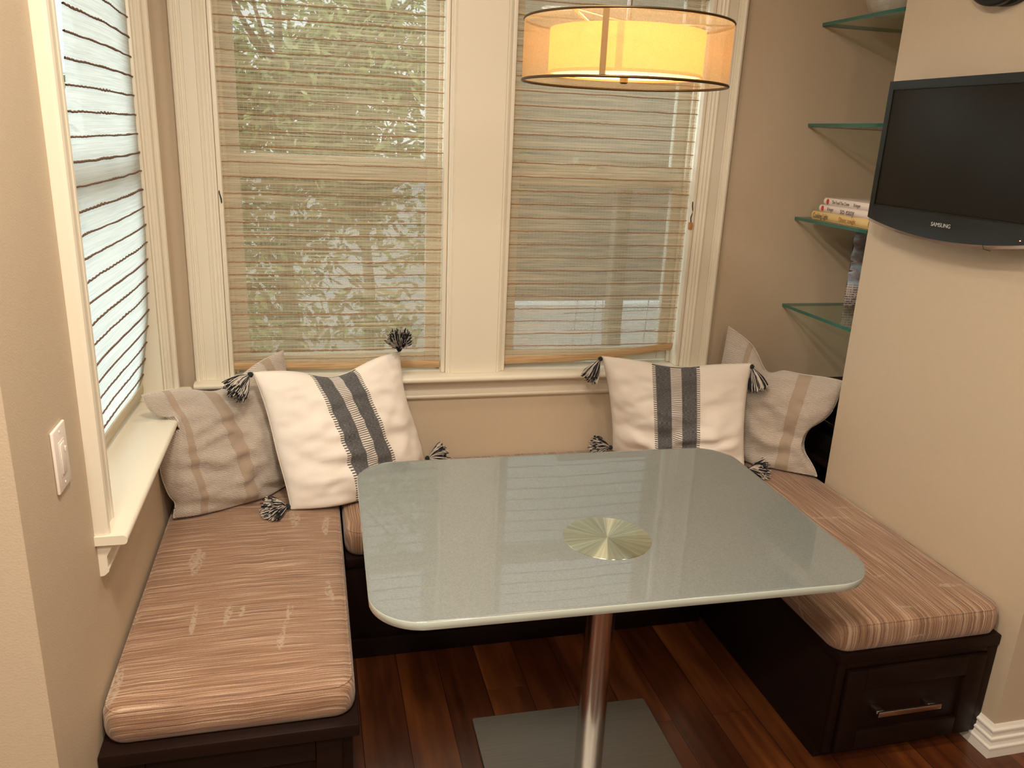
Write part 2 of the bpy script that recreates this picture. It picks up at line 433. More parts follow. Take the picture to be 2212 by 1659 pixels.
def lathe(bm, c, prof, n=48, mi=0, capb=False, capt=False):
    rings = [[bm.verts.new((c[0] + rr * math.cos(2 * PI * k / n), c[1] + rr * math.sin(2 * PI * k / n), z)) for k in range(n)] for rr, z in prof]
    for a, b in zip(rings, rings[1:]):
        for k in range(n):
            f = bm.faces.new((a[k], a[(k + 1) % n], b[(k + 1) % n], b[k])); f.material_index = mi
    if capb: bm.faces.new(rings[0][::-1]).material_index = mi
    if capt: bm.faces.new(rings[-1]).material_index = mi
def rrect(hx, hy, r, n=8, sub=6):
    """rounded rectangle outline, counter clockwise, straight edges subdivided"""
    r = min(r, hx * .999, hy * .999); pts = []
    cs = [(hx - r, hy - r, 0), (-hx + r, hy - r, 90), (-hx + r, -hy + r, 180), (hx - r, -hy + r, 270)]
    for ci, (cx, cy, a0) in enumerate(cs):
        arc = [(cx + r * math.cos(math.radians(a0 + 90 * k / n)), cy + r * math.sin(math.radians(a0 + 90 * k / n))) for k in range(n + 1)]
        pts += arc
        nx = cs[(ci + 1) % 4]; a1 = math.radians(a0 + 90)
        q = (nx[0] + r * math.cos(math.radians(nx[2])), nx[1] + r * math.sin(math.radians(nx[2])))
        p = arc[-1]
        for k in range(1, sub): pts.append((p[0] + (q[0] - p[0]) * k / sub, p[1] + (q[1] - p[1]) * k / sub))
    return pts
def slab(bm, hx, hy, r, prof, xf, mi=None, n=8, sub=8, fn=None):
    """stack of rounded rectangles; prof = [(inset,z)...] bottom to top; xf maps (x,y,z)->world"""
    rings = []
    for ins, z in prof:
        o = rrect(hx - ins, hy - ins, max(r - ins, .002), n, sub)
        rings.append([bm.verts.new(xf(*((x, y, z) if fn is None else fn(x, y, z)))) for x, y in o])
    m = len(rings[0])
    for i, (a, b) in enumerate(zip(rings, rings[1:])):
        for k in range(m):
            f = bm.faces.new((a[k], a[(k + 1) % m], b[(k + 1) % m], b[k]))
            if mi: f.material_index = mi(i)
    f = bm.faces.new(rings[0][::-1]);  f.material_index = mi(0) if mi else 0
    f = bm.faces.new(rings[-1]); f.material_index = mi(len(prof) - 1) if mi else 0
def profile_extrude(bm, prof, P0, P1, U, T, caps=True, mi=0):
    """prof [(w,t)] swept from P0 to P1; U width direction, T thickness direction"""
    P0, P1, U, T = map(Vector, (P0, P1, U, T))
    a = [bm.verts.new(P0 + U * w + T * t) for w, t in prof]
    b = [bm.verts.new(P1 + U * w + T * t) for w, t in prof]
    m = len(prof)
    for k in range(m):
        f = bm.faces.new((a[k], a[(k + 1) % m], b[(k + 1) % m], b[k])); f.material_index = mi
    if caps: bm.faces.new(a[::-1]); bm.faces.new(b)
    bmesh.ops.recalc_face_normals(bm, faces=bm.faces)
def text(name, body, size, mt, M4, parent, extrude=.0004, xs=1.0, ax='CENTER'):
    cu = bpy.data.curves.new(name, 'FONT'); cu.body = body; cu.size = size; cu.extrude = extrude
    cu.align_x = ax; cu.align_y = 'CENTER'; cu.materials.append(mt); cu.resolution_u = 3
    tmp = bpy.data.objects.new('tmp', cu); C.objects.link(tmp); bpy.context.view_layer.update()
    me = bpy.data.meshes.new_from_object(tmp.evaluated_get(bpy.context.evaluated_depsgraph_get())); bpy.data.objects.remove(tmp)
    o = bpy.data.objects.new(name, me); C.objects.link(o)
    o.parent = parent
    if parent is not None: o.matrix_parent_inverse = Matrix.Translation(-LOC.get(parent.name, Vector((0, 0, 0))))
    o.matrix_basis = M4 @ Matrix.Diagonal((xs, 1, 1, 1)); return o

# ------------------------------------------------------------------ camera (fitted to the photograph)
cam_d = bpy.data.cameras.new('camera'); cam = bpy.data.objects.new('camera', cam_d); C.objects.link(cam)
r_ = Vector((0.97080572, -0.23617682, 0.04191378)); u_ = Vector((0.03118703, 0.29753444, 0.95420157)); f_ = Vector((0.23783109, 0.92503717, -0.29621379))
cam.matrix_world = Matrix(((r_.x, u_.x, -f_.x, .48387), (r_.y, u_.y, -f_.y, -2.94388), (r_.z, u_.z, -f_.z, 1.7005), (0, 0, 0, 1)))
cam_d.sensor_width = 36; cam_d.lens = 1738.1 * 36 / 2212; cam_d.clip_start = .02; cam_d.clip_end = 100
bpy.context.scene.camera = cam

# ------------------------------------------------------------------ room shell
R = 2.394; Q = -.455; G = -1.387; CL = -1.574; ZS = .8133; ZT = 2.28; ZC = 2.75; YB = -6.0
NX = 2.87
def S(name, bm, mats, parent=None, **k):
    o = build(name, bm, mats, parent, **k); o['kind'] = 'structure'; return o
bm = BM(); box(bm, -3, 5, YB, .0, -.1, 0); S('floor', bm, M['floor'], smooth=False)
bm = BM(); box(bm, -3, 5, YB, .15, ZC, ZC + .1); S('ceiling', bm, M['ceiling'], smooth=False)
WL = (-1.048, -.215)          # left window opening (y)
W1 = (.185, .972); W2 = (1.190, 1.950)
bm = BM()
box(bm, -.15, 0, CL, .15, 0, ZS - .02); box(bm, -.15, 0, CL, WL[0], ZS - .02, ZC); box(bm, -.15, 0, WL[1], .15, ZS - .02, ZC)
box(bm, -.15, 0, *WL, ZT, ZC); box(bm, -3, -.15, CL, CL + .15, 0, ZC)
S('wall_left', bm, M['wall'], smooth=False)
bm = BM()
box(bm, 0, W1[0], 0, .15, 0, ZC); box(bm, W1[1], W2[0], 0, .15, ZS - .02, ZC); box(bm, W2[1], NX + .15, 0, .15, 0, ZC)
box(bm, W1[0], W2[1], 0, .15, 0, ZS - .02); box(bm, *W1, 0, .15, ZT, ZC); box(bm, *W2, 0, .15, ZT, ZC)
S('wall_back', bm, M['wall'], smooth=False)
bm = BM()
box(bm, R, NX, G, Q, 0, ZC); box(bm, NX, 5, G, 0, 0, ZC)
S('wall_right', bm, M['wall'], smooth=False)
bm = BM(); box(bm, -3, 5, YB - .1, YB, 0, ZC); S('wall_front', bm, M['wall'], smooth=False)
bm = BM(); box(bm, -3.1, -3, YB, CL + .15, 0, ZC); S('wall_side_left', bm, M['wall'], smooth=False)
bm = BM(); box(bm, 5, 5.1, YB, 0, 0, ZC); S('wall_side_right', bm, M['wall'], smooth=False)

# casings
PR = [(0, 0), (0, .022), (.003, .029), (.010, .031), (.017, .028), (.019, .022), (.022, .022), (.024, .018), (.030, .018), (.032, .0155),
      (.035, .0155), (.037, .018), (.072, .018), (.074, .0205), (.080, .0215), (.084, .0185), (.086, .015), (.092, .016), (.096, .0135),
      (.098, .010), (.104, .011), (.107, .008), (.113, .006), (.113, 0)]
e = .0005
def casing_y(x_out, sgn, name, parent):
    bm = BM(); profile_extrude(bm, PR, (x_out, 0, ZS + e), (x_out, 0, ZT + .11), (sgn, 0, 0), (0, -1, 0)); return S(name, bm, M['trim'], parent, sharp=20)
def casing_x(y_out, sgn, name, parent, k=1.):
    bm = BM(); profile_extrude(bm, [(w_ * k, t_) for w_, t_ in PR], (0, y_out, ZS + e), (0, y_out, ZT + .11), (0, sgn, 0), (1, 0, 0)); return S(name, bm, M['trim'], parent, sharp=20)

def sash_unit(parent, a, b, axis, d):
    """double-hung sashes across span a..b; axis 'x' = back wall (depth +y), 'y' = left wall (depth -x)"""
    def bx(bm, p0, p1, d0, d1, z0, z1, bev=.003):
        if axis == 'x': box(bm, p0, p1, d0, d1, z0, z1, bev)
        else: box(bm, -d1, -d0, p0, p1, z0, z1, bev)
    # jamb lining
    bm = BM(); bx(bm, a + e, a + .016, .0, .149, ZS + e, ZT - .02); bx(bm, b - .016, b - e, .0, .149, ZS + e, ZT - .02); bx(bm, a + .016, b - .016, .0, .149, ZT - .02, ZT - e)
    bx(bm, a + .016, a + .028, .062, .078, ZS + e, ZT - .021); bx(bm, b - .028, b - .016, .062, .078, ZS + e, ZT - .021)
    S('jamb', bm, M['trim'], parent)
    st = .052
    for (z0, z1, d0, rb, rt) in ((ZS + .008, 1.578, .080, .055, .058), (1.522, ZT - .022, .112, .078, .05)):
        bm = BM(); d1 = d0 + .03
        bx(bm, a + .0165, a + .0165 + st, d0, d1, z0, z1); bx(bm, b - .0165 - st, b - .0165, d0, d1, z0, z1)
        bx(bm, a + .0165 + st, b - .0165 - st, d0, d1, z0, z0 + rb); bx(bm, a + .0165 + st, b - .0165 - st, d0, d1, z1 - rt, z1)
        s = S('sash', bm, M['ext_trim'], parent)
        bm = BM(); bx(bm, a + .0165 + st - .004, b - .0165 - st + .004, d0 + .013, d0 + .017, z0 + rb - .004, z1 - rt + .004, 0)
        S('pane', bm, M['pane'], s, smooth=False)
    # sash lock
    bm = BM(); m = (a + b) / 2; bx(bm, m - .035, m + .035, .085, .108, 1.578, 1.590, .003); bx(bm, m - .012, m + .03, .088, .102, 1.590, 1.600, .003)
    S('sash_lock', bm, M['ext_trim'], parent)
    # insect screen outside the lower sash
    bm = BM(); bx(bm, a + .02, b - .02, .1435, .1445, ZS + .01, 1.56, 0); S('insect_screen', bm, M['insect'], parent, smooth=False) if axis == 'x' else bm.free()

def root_struct(name, loc):
    o = bpy.data.objects.new(name, None); C.objects.link(o); o.location = loc; LOC[o.name] = Vector(loc); o['kind'] = 'structure'; return o
w1 = root_struct('window_1', (-.05, -.64, ZS)); sash_unit(w1, *WL, 'y', 1); casing_x(-1.180, 1, 'casing', w1, 1.165); casing_x(-.102, -1, 'casing', w1)
bm = BM(); box(bm, 0, .02, -1.18, -.102, ZT + .111, ZT + .2, .004); S('head_casing', bm, M['trim'], w1)
w2 = root_struct('window_2', (.58, .05, ZS)); sash_unit(w2, *W1, 'x', 1); casing_y(.072, 1, 'casing', w2)
w3 = root_struct('window_3', (1.57, .05, ZS)); sash_unit(w3, *W2, 'x', 1); casing_y(2.063, -1, 'casing', w3)
# shared mullion board
MP = [(0, 0), (0, .007), (.006, .010), (.008, .014), (.014, .016), (.018, .0135), (.021, .018), (.197, .018), (.200, .0135), (.204, .016), (.210, .014), (.212, .010), (.218, .007), (.218, 0)]
bm = BM(); profile_extrude(bm, MP, (.972, 0, ZS + e), (.972, 0, ZT + .11), (1, 0, 0), (0, -1, 0)); S('trim_1', bm, M['trim'], sharp=20)
# stools and aprons
NP = [(-.145, 0), (.060, 0), (.064, -.002), (.067, -.006), (.068, -.011), (.067, -.016), (.064, -.020), (.060, -.022), (-.145, -.022)]
def stool_nose(): return NP
bm = BM(); profile_extrude(bm, [(w, t) for w, t in NP if w > 0] + [(0, -.022), (0, 0)], (0, -1.186, ZS), (0, -.085, ZS), (1, 0, 0), (0, 0, 1))
box(bm, -.149, .0, WL[0] + e, WL[1] - e, ZS - .0195, ZS)
st1 = S('trim_2', bm, M['trim'], sharp=30)
AP = [(0, 0), (.034, 0), (.034, -.008), (.030, -.012), (.026, -.020), (.022, -.026), (.020, -.030), (.018, -.034), (.018, -.062), (.020, -.066), (.019, -.072), (.013, -.078), (.008, -.082), (0, -.083)]
bm = BM(); profile_extrude(bm, AP, (0, -1.172, ZS - .0225), (0, -.095, ZS - .0225), (1, 0, 0), (0, 0, 1)); S('trim_3', bm, M['trim'], sharp=20)
bm = BM(); profile_extrude(bm, [(w, t) for w, t in NP if w > 0] + [(0, -.022), (0, 0)], (.0695, 0, ZS), (2.085, 0, ZS), (0, -1, 0), (0, 0, 1))
box(bm, W1[0] + e, W1[1] - e, .0, .149, ZS - .0195, ZS); box(bm, W2[0] + e, W2[1] - e, .0, .149, ZS - .0195, ZS)
S('trim_4', bm, M['trim'], sharp=30)
bm = BM(); profile_extrude(bm, AP, (.073, 0, ZS - .0225), (2.073, 0, ZS - .0225), (0, -1, 0), (0, 0, 1)); S('trim_5', bm, M['trim'], sharp=20)
# baseboard around the right wall end
BP = [(0, 0), (.019, 0), (.019, .030), (.0215, .033), (.021, .037), (.016, .041), (.0135, .050), (.013, .056), (.0165, .059), (.016, .064), (.010, .067), (.010, .083), (.0135, .086), (.013, .091), (.007, .096), (.003, .104), (0, .104)]
def mitre(bm, prof, path, close=False):
    rings = []
    for i, p in enumerate(path):
        p = Vector((*p, 0))
        def nrm(a, b): d = (Vector(b) - Vector(a)).normalized(); return Vector((d.y, -d.x))
        ns = []
        if i > 0: ns.append(nrm(path[i - 1], path[i]))
        if i < len(path) - 1: ns.append(nrm(path[i], path[i + 1]))
        if len(ns) == 2: b = (ns[0] + ns[1]); b = b / (b.length_squared / 2) if b.length else ns[0]
        else: b = ns[0]
        rings.append([bm.verts.new((p.x + b.x * t, p.y + b.y * t, z)) for t, z in prof])
    m = len(prof)
    for a, b in zip(rings, rings[1:]):
        for k in range(m): bm.faces.new((a[k], a[(k + 1) % m], b[(k + 1) % m], b[k]))
    bm.faces.new(rings[0]); bm.faces.new(rings[-1][::-1]); bmesh.ops.recalc_face_normals(bm, faces=bm.faces)
bm = BM(); mitre(bm, BP, [(5, G), (R, G), (R, -1.20)][::-1]) if False else mitre(bm, BP, [(R, -1.27), (R, G), (4.99, G)])
# orientation check happens through the sign of the normal: profile must stand out of the wall
S('baseboard_right', bm, M['base'], sharp=20)
bm = BM(); mitre(bm, BP, [(-2.99, CL), (0, CL), (0, -1.40)]); S('baseboard_left', bm, M['base'], sharp=20)

# ------------------------------------------------------------------ benches
HB = .377; K = -.585; F1 = -1.335
def lip(bm, x0, x1, y0, y1): box(bm, x0, x1, y0, y1, HB - .034, HB, .004)
b1 = empty('storage_bench', (.276, -.7, 0), 'dark brown wooden bench box against the left wall, under the left seat cushion', 'bench')
bm = BM(); box(bm, .0015, .545, F1, -.002, .0, HB - .0345, .002); build('body', bm, M['bench'], b1)
bm = BM(); lip(bm, .0015, .560, F1 - .030, -.002); build('top_board', bm, M['bench'], b1)
bm = BM(); 
for (a, b_, c, d) in ((.03, .09, .03, .335), (.46, .52, .03, .335), (.091, .459, .03, .09), (.091, .459, .275, .335)): box(bm, a, b_, F1 - .012, F1 - .0002, c, d, .002)
build('panel_frame', bm, M['bench'], b1)
b2 = empty('storage_bench', (1.2, -.3, 0), 'dark brown wooden bench box below the windows, behind the table base', 'bench')
bm = BM(); box(bm, .5605, 1.8435, K, -.002, 0, HB - .0345, .002); build('body', bm, M['bench'], b2)
bm = BM(); lip(bm, .5615, 1.8435, K - .012, -.002); build('top_board', bm, M['bench'], b2)
bm = BM(); box(bm, .5605, 1.8435, K - .014, K - .0005, .0, .07, .003); build('shoe_moulding', bm, M['bench'], b2)
b3 = empty('storage_bench', (2.12, -.7, 0), 'dark brown wooden bench box with a drawer and bar handle, on the right', 'bench')
XR = 1.862
bm = BM(); box(bm, XR, R - .0015, F1 + .012, -.002, .045, HB - .0345, .001); box(bm, XR, 2.275, F1 + .035, -.02, .0, .0448, .001)
build('body', bm, M['bench'], b3)
bm = BM(); box(bm, XR - .004, R - .0015, F1 - .006, -.002, HB - .034, HB, .003); build('top_board', bm, M['bench'], b3)
bm = BM(); box(bm, XR, XR + .025, F1 - .002, F1 + .0115, .045, HB - .035, .002); box(bm, R - .035, R - .0015, F1 - .002, F1 + .0115, .045, HB - .035, .002)
box(bm, XR + .0255, R - .0355, F1 - .002, F1 + .0115, .325, HB - .035, .002)
build('face_frame', bm, M['bench'], b3)
dx0, dx1, dz0, dz1 = XR + .030, R - .040, .050, .320
bm = BM(); w = .062
box(bm, dx0, dx1, F1 - .010, F1 + .0112, dz0, dz1, .0)
bm.free(); bm = BM()
box(bm, dx0, dx0 + w, F1 - .012, F1 + .011, dz0, dz1, .003); box(bm, dx1 - w, dx1, F1 - .012, F1 + .011, dz0, dz1, .003)
box(bm, dx0 + w, dx1 - w, F1 - .012, F1 + .011, dz0, dz0 + w, .003); box(bm, dx0 + w, dx1 - w, F1 - .012, F1 + .011, dz1 - w, dz1, .003)
box(bm, dx0 + w - .001, dx1 - w + .001, F1 - .003, F1 + .010, dz0 + w - .001, dz1 - w + .001, .001)
dr = build('drawer', bm, M['bench'], b3)
bm = BM()
for px in (2.000, 2.170): box(bm, px - .012, px + .012, F1 - .034, F1 - .0032, .186, .196, .002)
box(bm, 1.990, 2.198, F1 - .042, F1 - .0345, .180, .196, .0015)
hd = build('handle', bm, M['chrome'], dr); hd['label'] = 'brushed bar pull on two short posts'

# ------------------------------------------------------------------ seat cushions
def cushion(name, x0, x1, y0, y1, mt, label, crown=.006, parent=None):
    hx, hy = (x1 - x0) / 2, (y1 - y0) / 2; cx, cy = (x0 + x1) / 2, (y0 + y1) / 2
    z0 = HB + .0008; H = .466 - z0
    root = empty('seat_cushion', (cx, cy, z0), label, 'seat cushion', 'bench seat cushions')
    prof = [(.012, 0), (.004, .006), (.001, .018), (.0, .035), (.001, H - .020), (.005, H - .009), (.011, H - .003), (.020, H)]
    for t in (.05, .09, .14, .19, .23): prof.append((t, H + crown * min(1, (t - .02) / .12)))
    prof = [(i, z) for i, z in prof if i < min(hx, hy) - .02]
    def fn(x, y, z):
        nz = noise.noise(Vector(((x + cx) * 5, (y + cy) * 5, z * 9)))
        k = .0035 * nz
        dx = x / hx; dy = y / hy
        bul = .004 * (1 - min(1, (z / H - .5) ** 2 * 4))
        return x + dx * (bul * .5), y + dy * bul, z + (k if z > H * .9 else 0)
    bm = BM(); slab(bm, hx - .003, hy - .004, .05, prof, lambda x, y, z: Vector((cx + x, cy + y, z0 + z)), n=8, sub=14, fn=fn)
    c = build('cover', bm, mt, root, sharp=80)
    for zz in (H - .006, .006):
        bm = BM(); o = rrect(hx - .003 - .0065, hy - .004 - .0065, .045, 8, 14)
        pts = [(cx + x, cy + y, z0 + zz + .0015 * noise.noise(Vector((x * 5, y * 5, 3)))) for x, y in o]; pts.append(pts[0])
        tube(bm, pts, .0028, 6, cap=False); build('piping', bm, mt, root, sharp=80)
    return root
cushion('c', .003, .556, -1.342, -.004, M['cushion_x'], 'long tan striped seat cushion on the left bench under the side window')
cushion('c', .560, 1.836, -.592, -.004, M['cushion_b'], 'tan striped seat cushion on the back bench, mostly hidden by the table')
cushion('c', 1.840, R - .003, -1.342, -.004, M['cushion_y'], 'tan striped seat cushion on the right bench above the drawer')

# ------------------------------------------------------------------ pillows
SEAT = .478
def pillow(name, label, cor, T, mt, chop=0., lean=(0, 0), size_uv=1., nseed=0., tassels=None, pinch=.05, group=None, sillclamp=False, dents=(), belly=.045, cc=0., cw=.42):
    BLc, BRc, TRc, TLc = [Vector(c) for c in cor]
    nm = ((BRc - BLc).cross(TLc - BLc) + (TRc - TLc).cross(TRc - BRc)).normalized()
    nm = -nm if nm.y > 0 else nm                      # towards the room
    root = empty(name, ((BLc + BRc) / 2).to_tuple(), label, 'pillow', group)
    n = 60
    wid = ((BRc - BLc).length + (TRc - TLc).length) / 2
    def surf(i, j, side):
        u = -1 + 2 * i / n; v = -1 + 2 * j / n
        # concentrate samples at the rim
        u = math.sin(u * PI / 2); v = math.sin(v * PI / 2)
        uu = u * (1 - pinch * (1 - v * v) * abs(u) ** 3 * (1 if True else 0)); 
        vv = v * (1 - pinch * (1 - u * u) * abs(v) ** 3) if v > 0 else v
        for sd, c0, wd_, dp in dents:
            if sd == 'L' and u < 0: uu += dp * math.exp(-((v - c0) / wd_) ** 2) * (-u) ** 4
            if sd == 'R' and u > 0: uu -= dp * math.exp(-((v - c0) / wd_) ** 2) * u ** 4
            if sd == 'T' and v > 0: vv -= dp * math.exp(-((u - c0) / wd_) ** 2) * v ** 4
            if sd == 'B' and v < 0: vv += dp * math.exp(-((u - c0) / wd_) ** 2) * (-v) ** 4
        a, b = (uu + 1) / 2, (vv + 1) / 2
        p = BLc.lerp(BRc, a).lerp(TLc.lerp(TRc, a), b)
        th = ((1 - u ** 2) * (1 - v ** 2)) ** .42
        th *= (1 - .25 * max(0, v))
        g = math.exp(-((u - cc) / cw) ** 2) * max(0, (v + .15) / 1.15) ** 2
        th *= (1 - .45 * min(1, chop * 8) * g)
        p += Vector((0, 0, -1)) * chop * g
        s = 1 if side == 0 else -.62
        p += nm * belly * (1 - u * u) * ((1 - v) / 2) ** 2 - Vector((0, 0, 1)) * .02 * (1 - u ** 4) * ((1 - v) / 2) ** 4
        wr = noise.noise(Vector((u * 1.6 + nseed, v * 1.6, side * 5))) * .022 + noise.noise(Vector((u * 3.0 + nseed, v * 4.8 + 3, side * 5))) * .014 + noise.noise(Vector((u * 5 + v * 3 + nseed, v * 9 - u * 2, 7))) * .010
        # folds that radiate from the lower corners
        fold = math.sin((v * 6 + u * 2.5 * (1 if nseed % 2 else -1) + 2.2 * noise.noise(Vector((u * 2, v * 2, nseed)))) * 2.2) * .011 * (1 - u * u) ** .5 * max(0, -v + .4)
        p += nm * (T * th * s + (wr + fold) * th * (1 if side == 0 else .3))
        if p.z < SEAT + .001: p.z = SEAT + .001
        if p.z > ZS - .03 and p.z < ZS + .012 and p.x < .075 and sillclamp: p.z = ZS + .012
        if p.y > -.006 and p.z < ZC: p.y = -.006
        if p.y > -.074 and ZS - .15 < p.z < ZS + .004 and p.x < 2.09: p.y = -.074
        if p.x < .006 and p.z < ZS: p.x = .006
        if p.x < .072 and ZS - .04 < p.z < ZS + .003: p.x = .072
        if p.x > R - .006 and p.y < Q + .006: p.x = R - .006
        return p
    bm = BM(); L = bm.loops.layers.uv.verify()
    P = {}
    for side in (0, 1):
        for i in range(n + 1):
            for j in range(n + 1):
                rim = i in (0, n) or j in (0, n)
                if rim and side == 1: P[(1, i, j)] = P[(0, i, j)]
                else: P[(side, i, j)] = bm.verts.new(surf(i, j, side))
    su = lambda t: (math.sin((-1 + 2 * t / n) * PI / 2) + 1) / 2
    for side in (0, 1):
        for i in range(n):
            for j in range(n):
                q = [(i, j), (i + 1, j), (i + 1, j + 1), (i, j + 1)]
                if side: q.reverse()
                try: f = bm.faces.new([P[(side, a, b)] for a, b in q])
                except ValueError: continue
                for l, (a, b) in zip(f.loops, q): l[L].uv = (su(a), su(b))
    bmesh.ops.recalc_face_normals(bm, faces=bm.faces)
    build('cover', bm, mt, root, sharp=180)
    # welt along the rim
    bm = BM(); rim = [surf(i, 0, 0) for i in range(n + 1)] + [surf(n, j, 0) for j in range(1, n + 1)] + [surf(i, n, 0) for i in range(n - 1, -1, -1)] + [surf(0, j, 0) for j in range(n - 1, -1, -1)]
    L2 = bm.loops.layers.uv.verify()
    tube(bm, rim, .0022, 6, cap=False); build('seam', bm, mt if tassels is None else M['seam_cream'], root, sharp=180)
    if tassels:
        for k, (ci, d, sp) in enumerate(tassels):
            p = surf(*((0, 0), (n, 0), (n, n), (0, n))[ci], 0)
            tassel(root, p, Vector(d), sp, 11 * k + int(nseed * 7))
    return root
M['seam_cream'] = simple('cream_seam', (.70, .62, .53), .85)
def tassel(parent, p, d, spread, seed, L=.080):
    rnd = random.Random(seed); d = d.normalized()
    bm = BM()
    ref = Vector((0, 0, 1)) if abs(d.z) < .9 else Vector((1, 0, 0))
    s = d.cross(ref).normalized(); w = s.cross(d)
    # knot
    k0 = p + d * .004; k0.z = max(k0.z, SEAT + .012)
    q = []
    for i in range(7):
        t = i / 6; q.append(k0 + d * (.016 * t))
    tube(bm, q, [.004, .0075, .009, .009, .0085, .008, .006], 10, mi=0)
    tube(bm, [k0 + d * .010 + (s * math.cos(a) + w * math.sin(a)) * .0086 for a in [2 * PI * k / 14 for k in range(15)]], .0018, 5, mi=0, cap=False)
    for i in range(280):
        a = rnd.random() * 2 * PI; rr = math.sqrt(rnd.random()); sp = spread * rr
        dirv = (d + (s * math.cos(a) + w * math.sin(a)) * sp).normalized()
        l = L * (.8 + .3 * rnd.random()); pts = []
        st = k0 + d * .013
        for t in (0, .25, .5, .75, 1):
            x = st + dirv * l * t + Vector((0, 0, -1)) * (.012 * t * t) + (s * math.cos(a) + w * math.sin(a)) * .004 * math.sin(t * PI)
            x += Vector((rnd.uniform(-1, 1), rnd.uniform(-1, 1), rnd.uniform(-1, 1))) * .0022 * t
            x.z = max(x.z, SEAT + .002 + .003 * rr)
            x.y = min(x.y, -.004)
            pts.append(x)
        tube(bm, pts, .0017, 4, mi=1 if rnd.random() < .45 else 0, cap=False)
    o = build('tassel', bm, [M['black_yarn'], M['white_yarn']], parent, sharp=180)
    o['label'] = 'black and white yarn tassel'
G1 = 'throw pillows on the bench'
pillow('throw_pillow', 'oatmeal pillow with tan stripes in the left corner, its corner resting on the side windowsill',
       [(.030, -.425, .478), (.43, -.055, .478), (.377, -.045, .925), (-.022, -.455, .905)], .085, M['beigeA'], chop=.055, nseed=3.0, group=G1, sillclamp=True, belly=.075, dents=[('L', .45, .25, .12), ('L', -.25, .35, -.06), ('B', -.55, .25, .05), ('L', -.78, .12, .05)])
pillow('throw_pillow', 'tasselled cream pillow with a grey band leaning on the oatmeal pillow near the side window',
       [(.395, -.415, .480), (.885, -.075, .480), (.785, -.125, .935), (.288, -.285, .918)], .085, M['cream'], chop=.03, nseed=1.0, group=G1, belly=.11, dents=[('T', .15, .45, .07), ('R', .3, .5, .05), ('L', -.2, .5, -.03)],
       tassels=[(0, (-.8, -.5, .15), .9), (1, (.9, .1, .15), 1.0), (2, (-.05, -.45, .8), .8), (3, (-.55, -.5, -.35), .75)])
pillow('throw_pillow', 'oatmeal pillow slumped in the right corner beside the niche, with a pointed top',
       [(2.03, -.10, .478), (2.376, -.440, .478), (2.435, -.415, .862), (2.128, -.05, .992)], .06, M['beigeC'], chop=.055, cc=-.22, cw=.2, nseed=5.3, group=G1, belly=.0, dents=[('R', -.35, .42, .38), ('T', .1, .6, .22)])
pillow('throw_pillow', 'cream pillow with a grey woven band and tassels, in the right corner below the window',
       [(1.665, -.065, .480), (2.105, -.345, .480), (2.122, -.262, .893), (1.562, -.125, .898)], .085, M['cream'], chop=.018, nseed=8.0, group=G1,
       tassels=[(0, (-.9, .05, .15), .9), (1, (.6, -.6, .12), 1.1), (2, (.35, -.25, -.9), .6), (3, (-.6, -.25, -.75), .5)])

# ------------------------------------------------------------------ table
TX, TY, rot, TZ = 1.1834, -1.248, -.0181, .745
cr, sr = math.cos(rot), math.sin(rot)
tb = empty('pedestal_table', (TX, TY, 0), 'rectangular frosted glass table with rounded corners on one brushed steel pedestal', 'table')
u0, u1, v0, v1 = -.600, .589, -.292, .5535
uc, vc, hx, hy = (u0 + u1) / 2, (v0 + v1) / 2, (u1 - u0) / 2, (v1 - v0) / 2
def xt(x, y, z): a, b = x + uc, y + vc; return Vector((TX + cr * a - sr * b, TY + sr * a + cr * b, z))
bm = BM(); TT = .022
slab(bm, hx, hy, .12, [(.003, TZ - TT), (.0005, TZ - TT + .002), (0, TZ - .003), (.0006, TZ - .0012), (.0022, TZ), (.010, TZ)], xt,
     mi=lambda i: 1 if i >= 3 else 0, n=14, sub=4)
build('glass_top', bm, [M['glass_rim'], M['glass_top']], tb, sharp=50)
bm = BM(); 
r = .1105
rings = [[bm.verts.new((TX + rr * math.cos(2 * PI * k / 96), TY + rr * math.sin(2 * PI * k / 96), TZ + zz)) for k in range(96)] for rr, zz in ((r, .0001), (r - .0004, .0007), (.06, .0007), (.02, .0007))]
for a, b in zip(rings, rings[1:]):
    for k in range(96): bm.faces.new((a[k], a[(k + 1) % 96], b[(k + 1) % 96], b[k]))
bm.faces.new(rings[-1])
o = build('mounting_disc', bm, M['disc'], tb, sharp=50); o['label'] = 'round radially brushed metal disc'
bm = BM(); cyl(bm, (TX, TY), .038, .0125, TZ - TT - .008, 64); build('column', bm, M['steel'], tb)
bm = BM(); cyl(bm, (TX, TY), .105, TZ - TT - .0078, TZ - TT - .0004, 64, bev=.001); build('mounting_plate', bm, M['steel'], tb)
bm = BM(); slab(bm, .276, .276, .008, [(.001, .0005), (0, .0015), (0, .011), (.001, .012)], lambda x, y, z: Vector((TX + cr * x - sr * y, TY + sr * x + cr * y, z)), n=4, sub=2)
build('base_plate', bm, M['plate'], tb)

